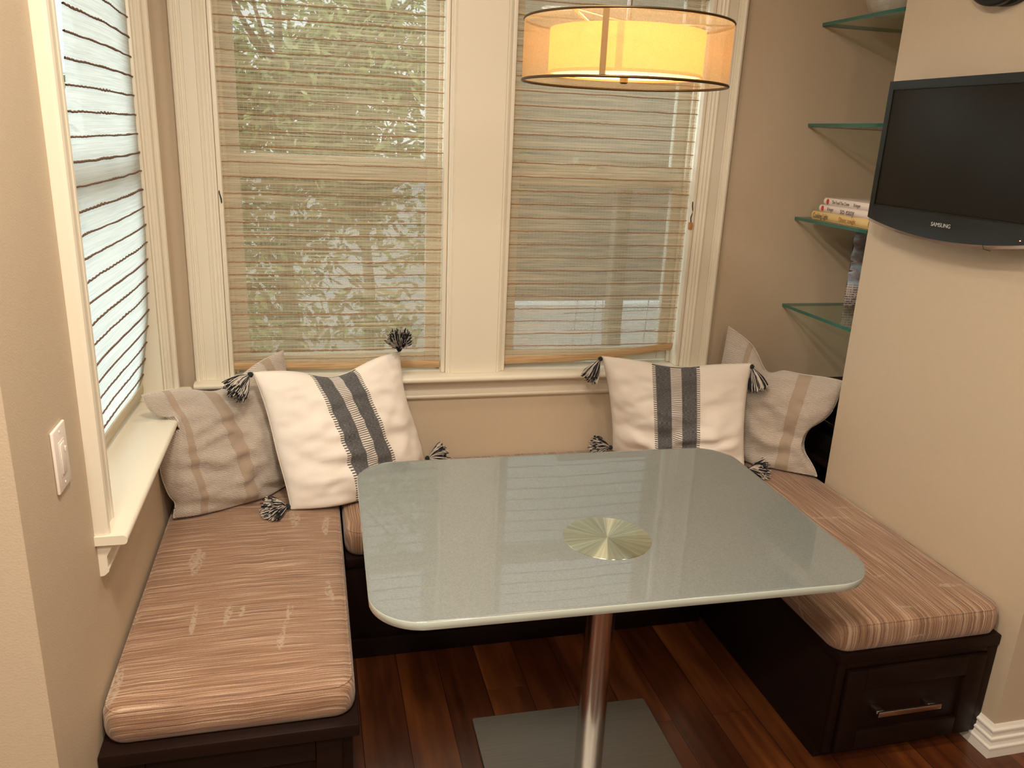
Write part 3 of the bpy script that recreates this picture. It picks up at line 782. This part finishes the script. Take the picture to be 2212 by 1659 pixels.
# ------------------------------------------------------------------ pendant lamp
LX, LY = 1.186, -1.11
lamp = empty('pendant_lamp', (LX, LY, 1.81), 'lit double drum pendant lamp with a sheer gold outer shade, hanging over the table', 'lamp')
def ringtube(name, r, z, tr, m, parent):
    bm = BM(); tube(bm, [(LX + r * math.cos(2 * PI * k / 96), LY + r * math.sin(2 * PI * k / 96), z) for k in range(97)], tr, 6, cap=False); return build(name, bm, m, parent, sharp=180)
bm = BM(); lathe(bm, (LX, LY), [(.231, 1.820), (.231, 1.9475)], 128); sh = build('outer_shade', bm, M['sheer'], lamp, sharp=180)
ringtube('shade_ring', .231, 1.9475, .0026, M['dark_metal'], sh); ringtube('shade_ring', .231, 1.820, .0032, M['dark_metal'], sh)
def arcstrip(r, a0, a1, z0, z1, m, name, parent):
    bm = BM(); quadgrid(bm, lambda i, j: Vector((LX + r * math.cos(a0 + (a1 - a0) * i / 6), LY + r * math.sin(a0 + (a1 - a0) * i / 6), z0 + (z1 - z0) * j)), 6, 1)
    r_o = bmesh.ops.solidify(bm, geom=bm.faces[:], thickness=.0006)
    return build(name, bm, m, parent, sharp=60)
aS = math.radians(-122)
arcstrip(.2318, aS - .028, aS + .028, 1.821, 1.947, M['seam'], 'ribbon_seam', sh)
bm = BM(); lathe(bm, (LX, LY), [(.173, 1.836), (.173, 1.930)], 128); inn = build('inner_shade', bm, M['inner'], lamp, sharp=180)
arcstrip(.1738, aS + .07, aS + .155, 1.837, 1.9295, M['seam_in'], 'ribbon_seam', inn)
ringtube('shade_ring', .173, 1.836, .0018, M['seam_in'], inn)
bm = BM(); lathe(bm, (LX, LY), [(.171, 1.842), (.171, 1.839), (.08, 1.838), (.012, 1.838)], 96, capt=True); build('diffuser', bm, M['diffuser'], lamp, sharp=60)
bm = BM(); lathe(bm, (LX, LY), [(.004, 1.8375), (.010, 1.836), (.0095, 1.826), (.010, 1.823), (.006, 1.820)], 24, capb=True, capt=True); build('finial', bm, M['dark_metal'], lamp)
bm = BM()
for k in range(3):
    a = math.radians(-20 + 120 * k); ca, sa = math.cos(a), math.sin(a)
    tube(bm, [(LX, LY, 1.950), (LX + .09 * ca, LY + .09 * sa, 1.948), (LX + .231 * ca, LY + .231 * sa, 1.9475)], .0022, 6)
    tube(bm, [(LX + .171 * ca, LY + .171 * sa, 1.930), (LX + .231 * ca, LY + .231 * sa, 1.9475)], .0025, 6)
build('spider', bm, M['chrome'], lamp)
bm = BM(); cyl(bm, (LX, LY), .0062, 1.95, ZC - .024, 20); build('stem', bm, M['chrome'], lamp)
bm = BM(); lathe(bm, (LX, LY), [(.062, ZC - .001), (.062, ZC - .012), (.05, ZC - .024)], 40, capb=True, capt=True); build('canopy', bm, M['chrome'], lamp)
ld = bpy.data.lights.new('lamp_bulb', 'POINT'); ld.energy = 3.0; ld.color = (1, .70, .38); ld.shadow_soft_size = .035
lo = bpy.data.objects.new('lamp_bulb', ld); C.objects.link(lo); lo.location = (LX, LY, 1.89)

# ------------------------------------------------------------------ television
tv = empty('television', (2.30, -.905, 1.46), 'black flat television with a curved lower edge mounted on the right wall', 'television')
Y0, Y1 = -1.245, -.560
def yy(s): return Y0 + (Y1 - Y0) * s
ZT0, ZTT = 1.4865, 1.912
def zbot(s): return ZT0 - .033 * (1 - (2 * s - 1) ** 2)
bm = BM(); n = 28
def xface(s, t): return 2.302 - .010 * (1 - (2 * s - 1) ** 2) * (1 - t) ** 14
TR_ = [0, .035, .07, .11, .3, .65, 1]
# bezel front, thick body
prof = [yy(s / n) for s in range(n + 1)]
fr = [[bm.verts.new((xface(s / n, TR_[t]), yy(s / n), zbot(s / n) + (ZTT - zbot(s / n)) * TR_[t])) for t in range(7)] for s in range(n + 1)]
bk = [[bm.verts.new((2.350, yy(s / n), zbot(s / n) + .004 + (ZTT - zbot(s / n) - .004) * TR_[t])) for t in range(7)] for s in range(n + 1)]
for s in range(n):
    for t in range(6):
        bm.faces.new((fr[s][t], fr[s][t + 1], fr[s + 1][t + 1], fr[s + 1][t])); bm.faces.new((bk[s][t], bk[s + 1][t], bk[s + 1][t + 1], bk[s][t + 1]))
    bm.faces.new((fr[s][0], fr[s + 1][0], bk[s + 1][0], bk[s][0])); bm.faces.new((fr[s][6], bk[s][6], bk[s + 1][6], fr[s + 1][6]))
for t in range(6):
    bm.faces.new((fr[0][t], bk[0][t], bk[0][t + 1], fr[0][t + 1])); bm.faces.new((fr[n][t], fr[n][t + 1], bk[n][t + 1], bk[n][t]))
bmesh.ops.recalc_face_normals(bm, faces=bm.faces)
build('housing', bm, M['black'], tv)
bm = BM(); box(bm, 2.2985, 2.3015, -1.215, -.590, 1.532, 1.884, .0008)
box(bm, 2.2965, 2.3013, -.590, -.5875, 1.527, 1.887, .0005); box(bm, 2.2965, 2.3013, -1.2175, -1.215, 1.527, 1.887, .0005)
box(bm, 2.2965, 2.3013, -1.215, -.590, 1.884, 1.8865, .0005); box(bm, 2.2945, 2.3008, -1.215, -.590, 1.5292, 1.5318, .0005)
build('screen', bm, M['screen'], tv, sharp=30)
bm = BM(); g = []
for s in range(n + 1):
    ss = s / n; zb = zbot(ss)
    g.append([bm.verts.new((x, yy(.012 + .976 * ss), z)) for x, z in ((xface(ss, 0) + .001, zb - .0005), (2.300, zb - .010), (2.322, zb - .014), (2.345, zb - .006), (2.348, zb + .003))])
for a, b in zip(g, g[1:]):
    for k in range(4): bm.faces.new((a[k], a[k + 1], b[k + 1], b[k]))
bmesh.ops.recalc_face_normals(bm, faces=bm.faces)
o = build('bottom_lip', bm, M['tvlip'], tv, sharp=60); o['label'] = 'glossy rosy grey lower lip'
bm = BM(); box(bm, 2.3505, R - .0005, -1.0, -.80, 1.60, 1.80, .004); build('wall_mount', bm, M['black'], tv)
MT = Matrix(((0, 0, -1, 2.2915), (-1, 0, 0, -.906), (0, 1, 0, 1.4965), (0, 0, 0, 1)))
text('logo', 'SAMSUNG', .0165, M['silver'], MT, tv, xs=1.05)
bm = BM(); tube(bm, [(2.2935, -1.1935, 1.489), (2.2915, -1.1935, 1.489)], .0014, 8); build('power_light', bm, M['led'], tv)
bm = BM(); tube(bm, [(2.290, -1.073, 1.4685), (2.297, -1.075, 1.451), (2.322, -1.075, 1.4455)], .0008, 5); build('sensor_seam', bm, M['cordblack'], tv)

# round black fixture above the television
ck = empty('wall_clock', (2.37, -.905, 2.25), 'round black wall clock above the television, only its lower rim in view', 'wall clock')
def discx(bm, x0, x1, yc, zc, r, bev=.004, nn=64):
    rings = []
    for x, rr in ((x1, r), (x0 + bev, r), (x0, r - bev), (x0, r - .014), (x0 + .004, r - .016)):
        rings.append([bm.verts.new((x, yc + rr * math.cos(2 * PI * k / nn), zc + rr * math.sin(2 * PI * k / nn))) for k in range(nn)])
    for a, b in zip(rings, rings[1:]):
        for k in range(nn): bm.faces.new((a[k], b[k], b[(k + 1) % nn], a[(k + 1) % nn]))
    bm.faces.new(rings[0]); bm.faces.new(rings[-1][::-1]); bmesh.ops.recalc_face_normals(bm, faces=bm.faces)
bm = BM(); discx(bm, 2.352, 2.372, -.868, 2.236, .137); build('rim', bm, M['black'], ck)
bm = BM(); discx(bm, 2.3722, R - .0005, -.885, 2.24, .142, .003); build('case', bm, M['black'], ck)

# ------------------------------------------------------------------ light switch
sw = empty('light_switch', (0, -1.345, 1.07), 'white light switch with a rocker and a slider on the left wall', 'light switch')
bm = BM(); box(bm, .0003, .0065, -1.3835, -1.3035, 1.006, 1.133, .0028, seg=3); build('plate', bm, M['plastic'], sw)
bm = BM(); box(bm, .0066, .0078, -1.362, -1.326, 1.034, 1.104, .0008)
fs = box(bm, .0079, .0095, -1.3575, -1.3375, 1.039, 1.099, .0006)
build('rocker', bm, M['plastic'], sw)
bm = BM(); box(bm, .0079, .0088, -1.3355, -1.3285, 1.039, 1.099, .0004); box(bm, .0089, .0115, -1.3350, -1.3290, 1.078, 1.088, .0006); build('slider', bm, M['plastic'], sw)
for z in (1.018, 1.121):
    bm = BM(); tube(bm, [(.0064, -1.3435, z), (.0074, -1.3435, z)], .0028, 12); build('screw', bm, M['plastic'], sw)

# ------------------------------------------------------------------ woven shades
def ip(z, tab):
    tab = sorted(tab)
    if z <= tab[0][0]: return tab[0][1]
    for (a, va), (b, vb) in zip(tab, tab[1:]):
        if z <= b: return va + (vb - va) * (z - a) / (b - a)
    return tab[-1][1]
def shade(label, axis, a, b, zb, zt, depth, mt, cord_m, cords, root_loc, edgefn=None, hem=.028, cr_=.0016, hm='hem'):
    """a,b: side edges as functions of z; zb(t): bottom height; depth(z,t)"""
    root = empty('woven_shade', root_loc, label, 'window shade', 'woven window shades')
    def pt(t, z, off=0.):
        p = a(z) + (b(z) - a(z)) * t; d = depth(z, t) + off
        return Vector((p, d, z)) if axis == 'x' else Vector((d, p, z))
    sgn = -1 if axis == 'x' else 1   # towards the room
    nu, nv = 30, 90
    bm = BM(); quadgrid(bm, lambda i, j: pt(i / nu, zb(i / nu) + hem * .8 + (zt - zb(i / nu) - hem * .8) * j / nv), nu, nv)
    fab = build('fabric', bm, mt, root, sharp=180)
    bm = BM(); rnd = random.Random(int(a(1) * 100) + 5)
    for z in cords:
        for strand in (0, 1):
            ph = rnd.random() * 6; pts = []
            for i in range(91):
                t = i / 90
                zz = z + .0024 * noise.noise(Vector((t * 9, z * 31, 0))) + (.0022 if axis == 'y' else .0013) * math.sin(t * 150 + ph + strand * PI) * (.5 + noise.noise(Vector((t * 6, z * 17, 2))))
                pts.append(pt(t * 1.004 - .002, zz, sgn * (.0018 + .001 * math.cos(t * 150 + ph + strand * PI))))
            tube(bm, pts, cr_ * rnd.uniform(.75, 1.0), 5, cap=False)
    o = build('weft_cords', bm, cord_m, root, sharp=180)
    # folded, thicker bottom hem
    bm = BM(); prof = [(.004, hem), (.007, hem * .8), (.0095, hem * .5), (.0085, hem * .15), (.004, 0), (-.002, .001), (-.004, hem * .5), (-.002, hem)]
    rings = []
    for i in range(nu + 1):
        t = i / nu
        rings.append([bm.verts.new(pt(t, zb(t) + h, sgn * d_)) for d_, h in prof])
    for r0, r1 in zip(rings, rings[1:]):
        for k in range(len(prof)): bm.faces.new((r0[k], r0[(k + 1) % len(prof)], r1[(k + 1) % len(prof)], r1[k]))
    bm.faces.new(rings[0]); bm.faces.new(rings[-1]); bmesh.ops.recalc_face_normals(bm, faces=bm.faces)
    build('hem', bm, M[hm], root, sharp=70)
    return root, pt
step = .0505
zs1 = [2.075, 2.029, 1.976, 1.925, 1.872, 1.828, 1.778, 1.728, 1.676, 1.625, 1.572, 1.524, 1.468, 1.418, 1.371, 1.325, 1.28, 1.232, 1.186, 1.138, 1.09, 1.042, .995, .948, .905, .873] + [2.125, 2.175, 2.225]
c1 = lambda z: .197
sh1, pt1 = shade('beige woven grass shade in the back window nearest the corner with the side window', 'x', lambda z: .196, lambda z: .9545 + 0 * z, lambda t: .826 + .010 * (1 - t), 2.255,
      lambda z, t: .030 + .005 * math.sin(t * 9), M['blind'], M['cord_brown'], zs1, (.575, .03, .83))
zs2 = [2.2 - .0498 * k for k in range(27)]
sh2, pt2 = shade('beige woven grass shade with a drooping hem in the back window behind the lamp', 'x', lambda z: 1.209, lambda z: 1.929 if z > .93 else 1.929 - (.93 - z) * .25,
      lambda t: .832 + .046 * t ** 2.2, 2.255, lambda z, t: .028 + .005 * math.sin(t * 8 + 1) - .012 * max(0, 1 - (z - .83) / .15) * t, M['blind'], M['cord_brown'], [z for z in zs2 if z > .9], (1.57, .03, .83), hem=.030)
zs3 = [2.19 - .0535 * k for k in range(25)]
dep = [(.80, -.082), (.86, -.074), (.93, -.058), (1.1, -.030), (1.35, -.012), (1.6, -.006), (2.0, -.002), (2.3, -.006)]
sh3, pt3 = shade('backlit white woven shade with dark cords in the side window', 'y', lambda z: ip(z, [(.8, -1.046), (1.2, -1.03), (1.5, -.99), (1.75, -.955), (2.0, -.915), (2.3, -.90)]), lambda z: -.2335,
      lambda t: .829, 2.255, lambda z, t: ip(z, dep) + .006 * math.sin(t * 5 + z * 3) - .0, M['blind_side'], M['cord_dark'], [z for z in zs3 if z > .875], (-.05, -.64, .83), hem=.045, cr_=.0023, hm='hem_side')
for w_, (a, b), ax, par in ((0, W1, 'x', sh1), (0, W2, 'x', sh2), (0, WL, 'y', sh3)):
    bm = BM()
    if ax == 'x': box(bm, a + .018, b - .018, .012, .055, 2.2555, ZT - .0215, .003)
    else: box(bm, -.05, -.004, a + .018, b - .018, 2.2555, ZT - .0215, .003)
    build('headrail', bm, M['toggle'], par)
# pull cords
bm = BM(); tube(bm, [(.1905, .012, 2.25), (.1905, .012, 1.52), (.1900, .0, 1.47), (.1955, -.006, 1.452), (.1955, .004, 1.43), (.1925, .012, 1.40), (.1925, .014, 1.05)], .0022, 6)
build('pull_cord', bm, M['cordblack'], sh1)
bm = BM(); tube(bm, [(1.9405, .014, 2.25), (1.9405, .012, 1.55), (1.9370, .004, 1.485), (1.9345, -.002, 1.465), (1.9400, .002, 1.44), (1.9340, .0, 1.418), (1.9360, .0, 1.40)], .0022, 6)
pc = build('pull_cord', bm, M['cordblack'], sh2)
bm = BM(); box(bm, 1.9285, 1.9435, -.006, .008, 1.372, 1.400, .003); o = build('cord_toggle', bm, M['toggle'], pc); o['label'] = 'small wooden cord toggle'

# ------------------------------------------------------------------ niche: glass shelves and what stands on them
SZ = [2.151, 1.789, 1.430, 1.074]
names_ = ['topmost glass shelf in the corner niche, holding a cut glass bowl', 'empty glass shelf in the corner niche, second from the top',
          'glass shelf in the corner niche holding three stacked books', 'lowest glass shelf in the corner niche, holding a plastic-wrapped packet']
for z, lb in zip(SZ, names_):
    bm = BM(); fs = box(bm, R - .004, NX - .002, Q + .002, -.002, z - .012, z)
    for f in fs:
        if abs(f.normal.z if f.normal.length else 0) < .5: f.material_index = 1
    bm.normal_update()
    for f in bm.faces: f.material_index = 0 if abs(f.normal.z) > .5 else 1
    o = build('glass_shelf', bm, [M['shelf'], M['shelf_edge']], None, smooth=False); tag(o, lb, 'shelf', 'glass shelves in the niche')
# bowl
bw = empty('glass_bowl', (2.52, -.25, 2.1515), 'cut glass bowl on the topmost glass shelf of the niche', 'bowl')
bm = BM(); BX, BY = 2.505, -.235; nn = 48
prof = [(.03, 2.1516), (.045, 2.152), (.068, 2.168), (.085, 2.20), (.094, 2.24), (.097, 2.265), (.092, 2.265), (.088, 2.238), (.078, 2.203), (.06, 2.176), (.03, 2.163)]
rings = []
for i, (rr, z) in enumerate(prof):
    rings.append([bm.verts.new((BX + (rr * (1 + (.035 * math.cos(k * 12 * 2 * PI / nn + i) if i < 6 else 0))) * math.cos(2 * PI * k / nn), BY + (rr * (1 + (.035 * math.cos(k * 12 * 2 * PI / nn + i) if i < 6 else 0))) * math.sin(2 * PI * k / nn), z)) for k in range(nn)])
for a, b in zip(rings, rings[1:]):
    for k in range(nn): bm.faces.new((a[k], a[(k + 1) % nn], b[(k + 1) % nn], b[k]))
bm.faces.new(rings[0][::-1]); bm.faces.new(rings[-1])
build('vessel', bm, M['crystal'], bw, sharp=20)
# books: spines face -x
def book(z0, t, yfar, ynear, depth, cover, label, texts, logo=None):
    root = empty('book', (2.46, (yfar + ynear) / 2, z0), label, 'book', 'books on the glass shelf')
    x0 = 2.408
    bm = BM()
    box(bm, x0 + .006, x0 + depth, ynear, yfar, z0, z0 + .0025, .0006); box(bm, x0 + .006, x0 + depth, ynear, yfar, z0 + t - .0025, z0 + t, .0006)
    # rounded spine
    k = 8; sp = []
    for yv in (ynear, yfar):
        sp.append([bm.verts.new((x0 + .008 - .008 * math.sin(PI * i / k) ** .6, yv, z0 + t * i / k)) for i in range(k + 1)] + [bm.verts.new((x0 + .0105, yv, z0 + t)), bm.verts.new((x0 + .0105, yv, z0))])
    m = len(sp[0])
    for i in range(m): bm.faces.new((sp[0][i], sp[0][(i + 1) % m], sp[1][(i + 1) % m], sp[1][i]))
    bm.faces.new(sp[0]); bm.faces.new(sp[1][::-1]); bmesh.ops.recalc_face_normals(bm, faces=bm.faces)
    build('cover', bm, cover, root, sharp=40)
    bm = BM(); box(bm, x0 + .0106, x0 + depth - .004, ynear + .004, yfar - .004, z0 + .0026, z0 + t - .0026); build('pages', bm, M['pages'], root, smooth=False)
    for body, size, yv, mt, xs in texts:
        Mx = Matrix(((0, 0, -1, x0 - .0006), (-1, 0, 0, yv), (0, 1, 0, z0 + t * .5), (0, 0, 0, 1)))
        text('spine_title', body, size, mt, Mx, root, xs=xs, ax='LEFT', extrude=.0003)
    if logo:
        bm = BM(); c = []
        for i in range(20):
            a = 2 * PI * i / 20; c.append(bm.verts.new((x0 - .0007, logo + .008 * math.cos(a), z0 + t * .5 + .010 * math.sin(a))))
        c2 = [bm.verts.new((x0 + .0005, v.co.y, v.co.z)) for v in c]
        for i in range(20): bm.faces.new((c[i], c[(i + 1) % 20], c2[(i + 1) % 20], c2[i]))
        bm.faces.new(c); bm.faces.new(c2[::-1]); bmesh.ops.recalc_face_normals(bm, faces=bm.faces); build('spine_mark', bm, M['red'], root)
zz = SZ[2] + .0008
book(zz, .033, -.085, -.430, .235, M['book_yellow'], 'mustard yellow book, bottom of the stack on the glass shelf',
     [('Cooking Light', .027, -.098, M['ink'], .62), ('Dinner tonight', .023, -.262, M['ink_brown'], .72)])
book(zz + .0335, .027, -.128, -.430, .20, M['book_white'], 'white book with a red mark and large thin lettering, middle of the stack', [('Krieger', .018, -.182, M['ink'], .72), ('so easy', .031, -.262, M['ink'], .92)], logo=-.151)
book(zz + .061, .027, -.152, -.430, .19, M['book_white'], 'white book with a red mark and small lettering, top of the stack', [('The Food You Crave', .0175, -.205, M['ink'], .70), ('Krieger', .0175, -.335, M['ink'], .75)], logo=-.178)
# wrapped packet standing on the lowest glass shelf
root = empty('wrapped_packet', (2.72, -.10, 1.0748), 'crinkled plastic-wrapped packet with small print leaning on the lowest glass shelf', 'packet')
bm = BM(); nu, nv = 10, 34
def pk(i, j, s):
    u = i / nu; v = j / nv
    z = 1.0752 + .335 * v
    x = 2.625 + .21 * u + .012 * v; y = -.030 - .05 * (1 - u * .5) - .0 * v
    w = (4 * u * (1 - u)) ** .5 * min(1, 6 * v, 8 * (1 - v) + .05)
    y += (-.030 if s else .018) * w + .006 * noise.noise(Vector((u * 5, v * 14, s * 3))) * w
    x += .006 * noise.noise(Vector((v * 9, s, 2))) - .012 * v
    return Vector((x, min(y, -.004), z))
quadgrid(bm, lambda i, j: pk(i, j, 1), nu, nv); quadgrid(bm, lambda i, j: pk(i, j, 0), nu, nv, flip=True)
bmesh.ops.remove_doubles(bm, verts=bm.verts, dist=.0012)
build('wrapper', bm, M['bag'], root, sharp=60)
# dark cabinet with audio gear low in the niche
cb = empty('niche_cabinet', (2.64, -.22, HB), 'low black cabinet in the corner niche behind the oatmeal pillow', 'cabinet')
bm = BM(); cx0, cx1, cy0, cy1 = R + .050, NX - .002, Q + .003, -.0025
box(bm, cx0, cx1, cy0, cy1, .725, .745, .002); box(bm, cx0, cx1, cy1 - .02, cy1, .0, .7248, .002); box(bm, cx1 - .02, cx1, cy0, cy1 - .0205, 0, .7248, .002); box(bm, cx0, cx1 - .0205, cy0, cy0 + .015, 0, .7248, .002)
build('carcass', bm, M['bench'], cb)
bm = BM(); box(bm, cx0 + .001, cx1 - .021, cy0 + .0155, cy1 - .0205, .655, .668, .001); build('shelf_board', bm, M['bench'], cb)
bm = BM(); box(bm, cx0 - .004, cx0 + .002, cy0 + .0155, cy1 - .021, .6682, .6735, .001); build('edge_strip', bm, M['chrome'], cb)
av = empty('audio_receiver', (2.55, -.25, .49), 'black electronic box inside the niche cabinet, half hidden by the pillow', 'receiver')
bm = BM(); box(bm, cx0 + .03, cx1 - .06, cy0 + .03, cy1 - .05, .50, .60, .004); build('case', bm, M['black'], av)
bm = BM(); box(bm, cx0 + .028, cx0 + .0298, cy0 + .05, cy1 - .09, .51, .59, .0006)
build('front_panel', bm, M['screen'], av)
for k in range(5):
    bm = BM(); tube(bm, [(cx0 + .022, -.36 + .035 * k, .535), (cx0 + .0278, -.36 + .035 * k, .535)], .006, 10); build('knob', bm, M['black'], av)
bm = BM(); box(bm, cx0 + .001, cx1 - .021, cy0 + .0155, cy1 - .0205, .486, .4995, .001); build('shelf_board', bm, M['bench'], cb)

# ------------------------------------------------------------------ outside the windows
bm = BM(); box(bm, -14, 14, .3, 16, -1.0, -.9); o = build('garden_ground', bm, M['ground'], smooth=False); o['kind'] = 'structure'
bm = BM(); box(bm, -14, -.3, -8, .3, -1.3, -1.2); o = build('ground_side', bm, M['palewall'], smooth=False); o['kind'] = 'structure'  # unseen ground, made pale to throw more light on the side shade
hs = empty('neighbour_house', (-.3, 7.7, -.9), 'pale grey sided house wall seen through the blinds beyond the tree', 'house')
bm = BM(); box(bm, -5, 2.6, 7.6, 7.9, -.9, 1.35); build('wall', bm, M['siding'], hs, smooth=False)
hs2 = empty('neighbour_house', (5, 6.2, -.9), 'taupe house wall seen through the right back window beyond the garden wall', 'house')
bm = BM(); box(bm, 2.45, 9, 6.3, 6.6, -.9, 3.4); build('wall', bm, M['taupe'], hs2, smooth=False)
bm = BM(); box(bm, 2.4, 9.1, 6.25, 6.8, 3.4, 3.5); build('roof', bm, M['post'], hs2, smooth=False)
def tree(label, x, y, h, rx, ry, rz, zc, n, seed, size=(.05, .11)):
    root = empty('garden_tree', (x, y, -.9), label, 'tree', 'trees outside the windows'); rnd = random.Random(seed)
    bm = BM()
    tube(bm, [(x, y, -.9), (x + .04, y, .2), (x - .03, y + .05, 1.0), (x, y, h * .8)], [.07, .055, .045, .02], 10)
    ends = []
    for k in range(16):
        a = rnd.random() * 2 * PI; z0 = rnd.uniform(.1, h * .7)
        q = Vector((x, y, z0)); e_ = q + Vector((math.cos(a) * rx * rnd.uniform(.5, 1), math.sin(a) * ry * rnd.uniform(.5, 1), rnd.uniform(.2, .8)))
        tube(bm, [q, q.lerp(e_, .5) + Vector((0, 0, -.05)), e_], [.022, .014, .005], 6)
    build('trunk', bm, M['bark'], root, sharp=80)
    bm = BM()
    cl = [Vector((x + rnd.gauss(0, .5) * rx, y + rnd.gauss(0, .5) * ry, zc + rnd.gauss(0, .5) * rz)) for _ in range(110)]
    for i in range(n):
        c = rnd.choice(cl) + Vector((rnd.gauss(0, .13), rnd.gauss(0, .13), rnd.gauss(0, .13)))
        L = rnd.uniform(*size); W_ = L * rnd.uniform(.28, .42)
        d = Vector((rnd.uniform(-1, 1), rnd.uniform(-1, 1), rnd.uniform(-.9, .5))).normalized()
        s = d.cross(Vector((rnd.uniform(-1, 1), rnd.uniform(-1, 1), 1))).normalized(); nn_ = d.cross(s)
        v = [bm.verts.new(p) for p in (c, c + d * L * .35 + s * W_ * .5, c + d * L * .75 + s * W_ * .38, c + d * L + nn_ * L * .06, c + d * L * .75 - s * W_ * .38, c + d * L * .35 - s * W_ * .5)]
        m1 = bm.verts.new(c + d * L * .5 - nn_ * W_ * .15)
        for k in range(6): bm.faces.new((v[k], v[(k + 1) % 6], m1))
    build('foliage', bm, M['leaf'], root, smooth=False)
tree('leafy green tree close outside the left back window', .35, 2.1, 3.0, .9, .5, 1.2, 1.5, 9500, 3)
tree('leafy tree farther back between the two back windows', 1.0, 5.0, 3.6, 1.0, .4, 1.5, 2.2, 6000, 9, (.08, .16))
ar = empty('garden_arbor', (2.1, 1.25, -.9), 'weathered wooden arbor frame outside the right back window', 'arbor')
for x0, x1 in ((2.09, 2.17), (2.60, 2.70)):
    bm = BM(); box(bm, x0, x1, 1.2, 1.28, -.9, 1.5, .004); build('post', bm, M['post'], ar)
bm = BM(); box(bm, 1.85, 3.2, 1.195, 1.285, 1.5001, 1.60, .004); build('beam', bm, M['post'], ar)
bm = BM(); rnd = random.Random(2)
for k in range(9): tube(bm, [(1.9 + .11 * k, 1.30, .2), (1.9 + .11 * k + rnd.uniform(-.05, .05), 1.30, 1.0)], .0022, 5)
for k in range(8): tube(bm, [(1.86, 1.30, .25 + .1 * k), (2.8, 1.30, .25 + .1 * k + rnd.uniform(-.05, .05))], .0022, 5)
build('wire_trellis', bm, M['wire'], ar)
bm = BM(); box(bm, 1.75, 6.5, 3.0, 3.15, -.9, .44, .01); o = build('garden_wall', bm, M['palewall']); tag(o, 'low pale garden wall seen through the right back window', 'garden wall')

# ------------------------------------------------------------------ light
wd = bpy.data.worlds.new('world'); bpy.context.scene.world = wd; wd.use_nodes = True
nt = wd.node_tree; nt.nodes.clear(); n = N(nt)
gen = n.new('ShaderNodeTexCoord').outputs['Generated']; gx, gy, gz = n.sep(gen)
side = n.step(n.math('MULTIPLY', gx, -1), .25, .8)
bg = n.new('ShaderNodeBackground'); bg.inputs[0].default_value = (.87, .96, 1.0, 1)
n.set(bg.inputs[1], n.math('MULTIPLY_ADD', side, 5.0, 1.3))
ow = n.new('ShaderNodeOutputWorld'); nt.links.new(bg.outputs[0], ow.inputs[0])
def area(name, loc, size, energy, color, target=None, spread=180, shape='DISK'):
    d = bpy.data.lights.new(name, 'AREA'); d.shape = shape; d.size = size; d.energy = energy; d.color = color; d.spread = math.radians(spread)
    o = bpy.data.objects.new(name, d); C.objects.link(o); o.location = loc
    if target is not None:
        o.rotation_euler = (Vector(target) - Vector(loc)).to_track_quat('-Z', 'Y').to_euler()
    return o
WARM = (1, .87, .70)
for i, (x, y, en) in enumerate([(.95, -1.0, 7), (.55, -2.15, 34), (.1, -3.2, 30), (1.1, -4.2, 26), (2.6, -4.0, 14), (-1.4, -3.4, 22)]):  # first one, over the nook, is added as fill for the niche
    area('recessed_and_fill_light', (x, y, ZC - .01), .30, en, WARM)
# view transform, exposure and light bounces
sc = bpy.context.scene
sc.view_settings.view_transform = 'Standard'; sc.view_settings.look = 'None'; sc.view_settings.gamma = 1; sc.view_settings.use_curve_mapping = False
sc.view_settings.exposure = 0.30
sc.cycles.max_bounces = 10; sc.cycles.transparent_max_bounces = 24; sc.cycles.diffuse_bounces = 5
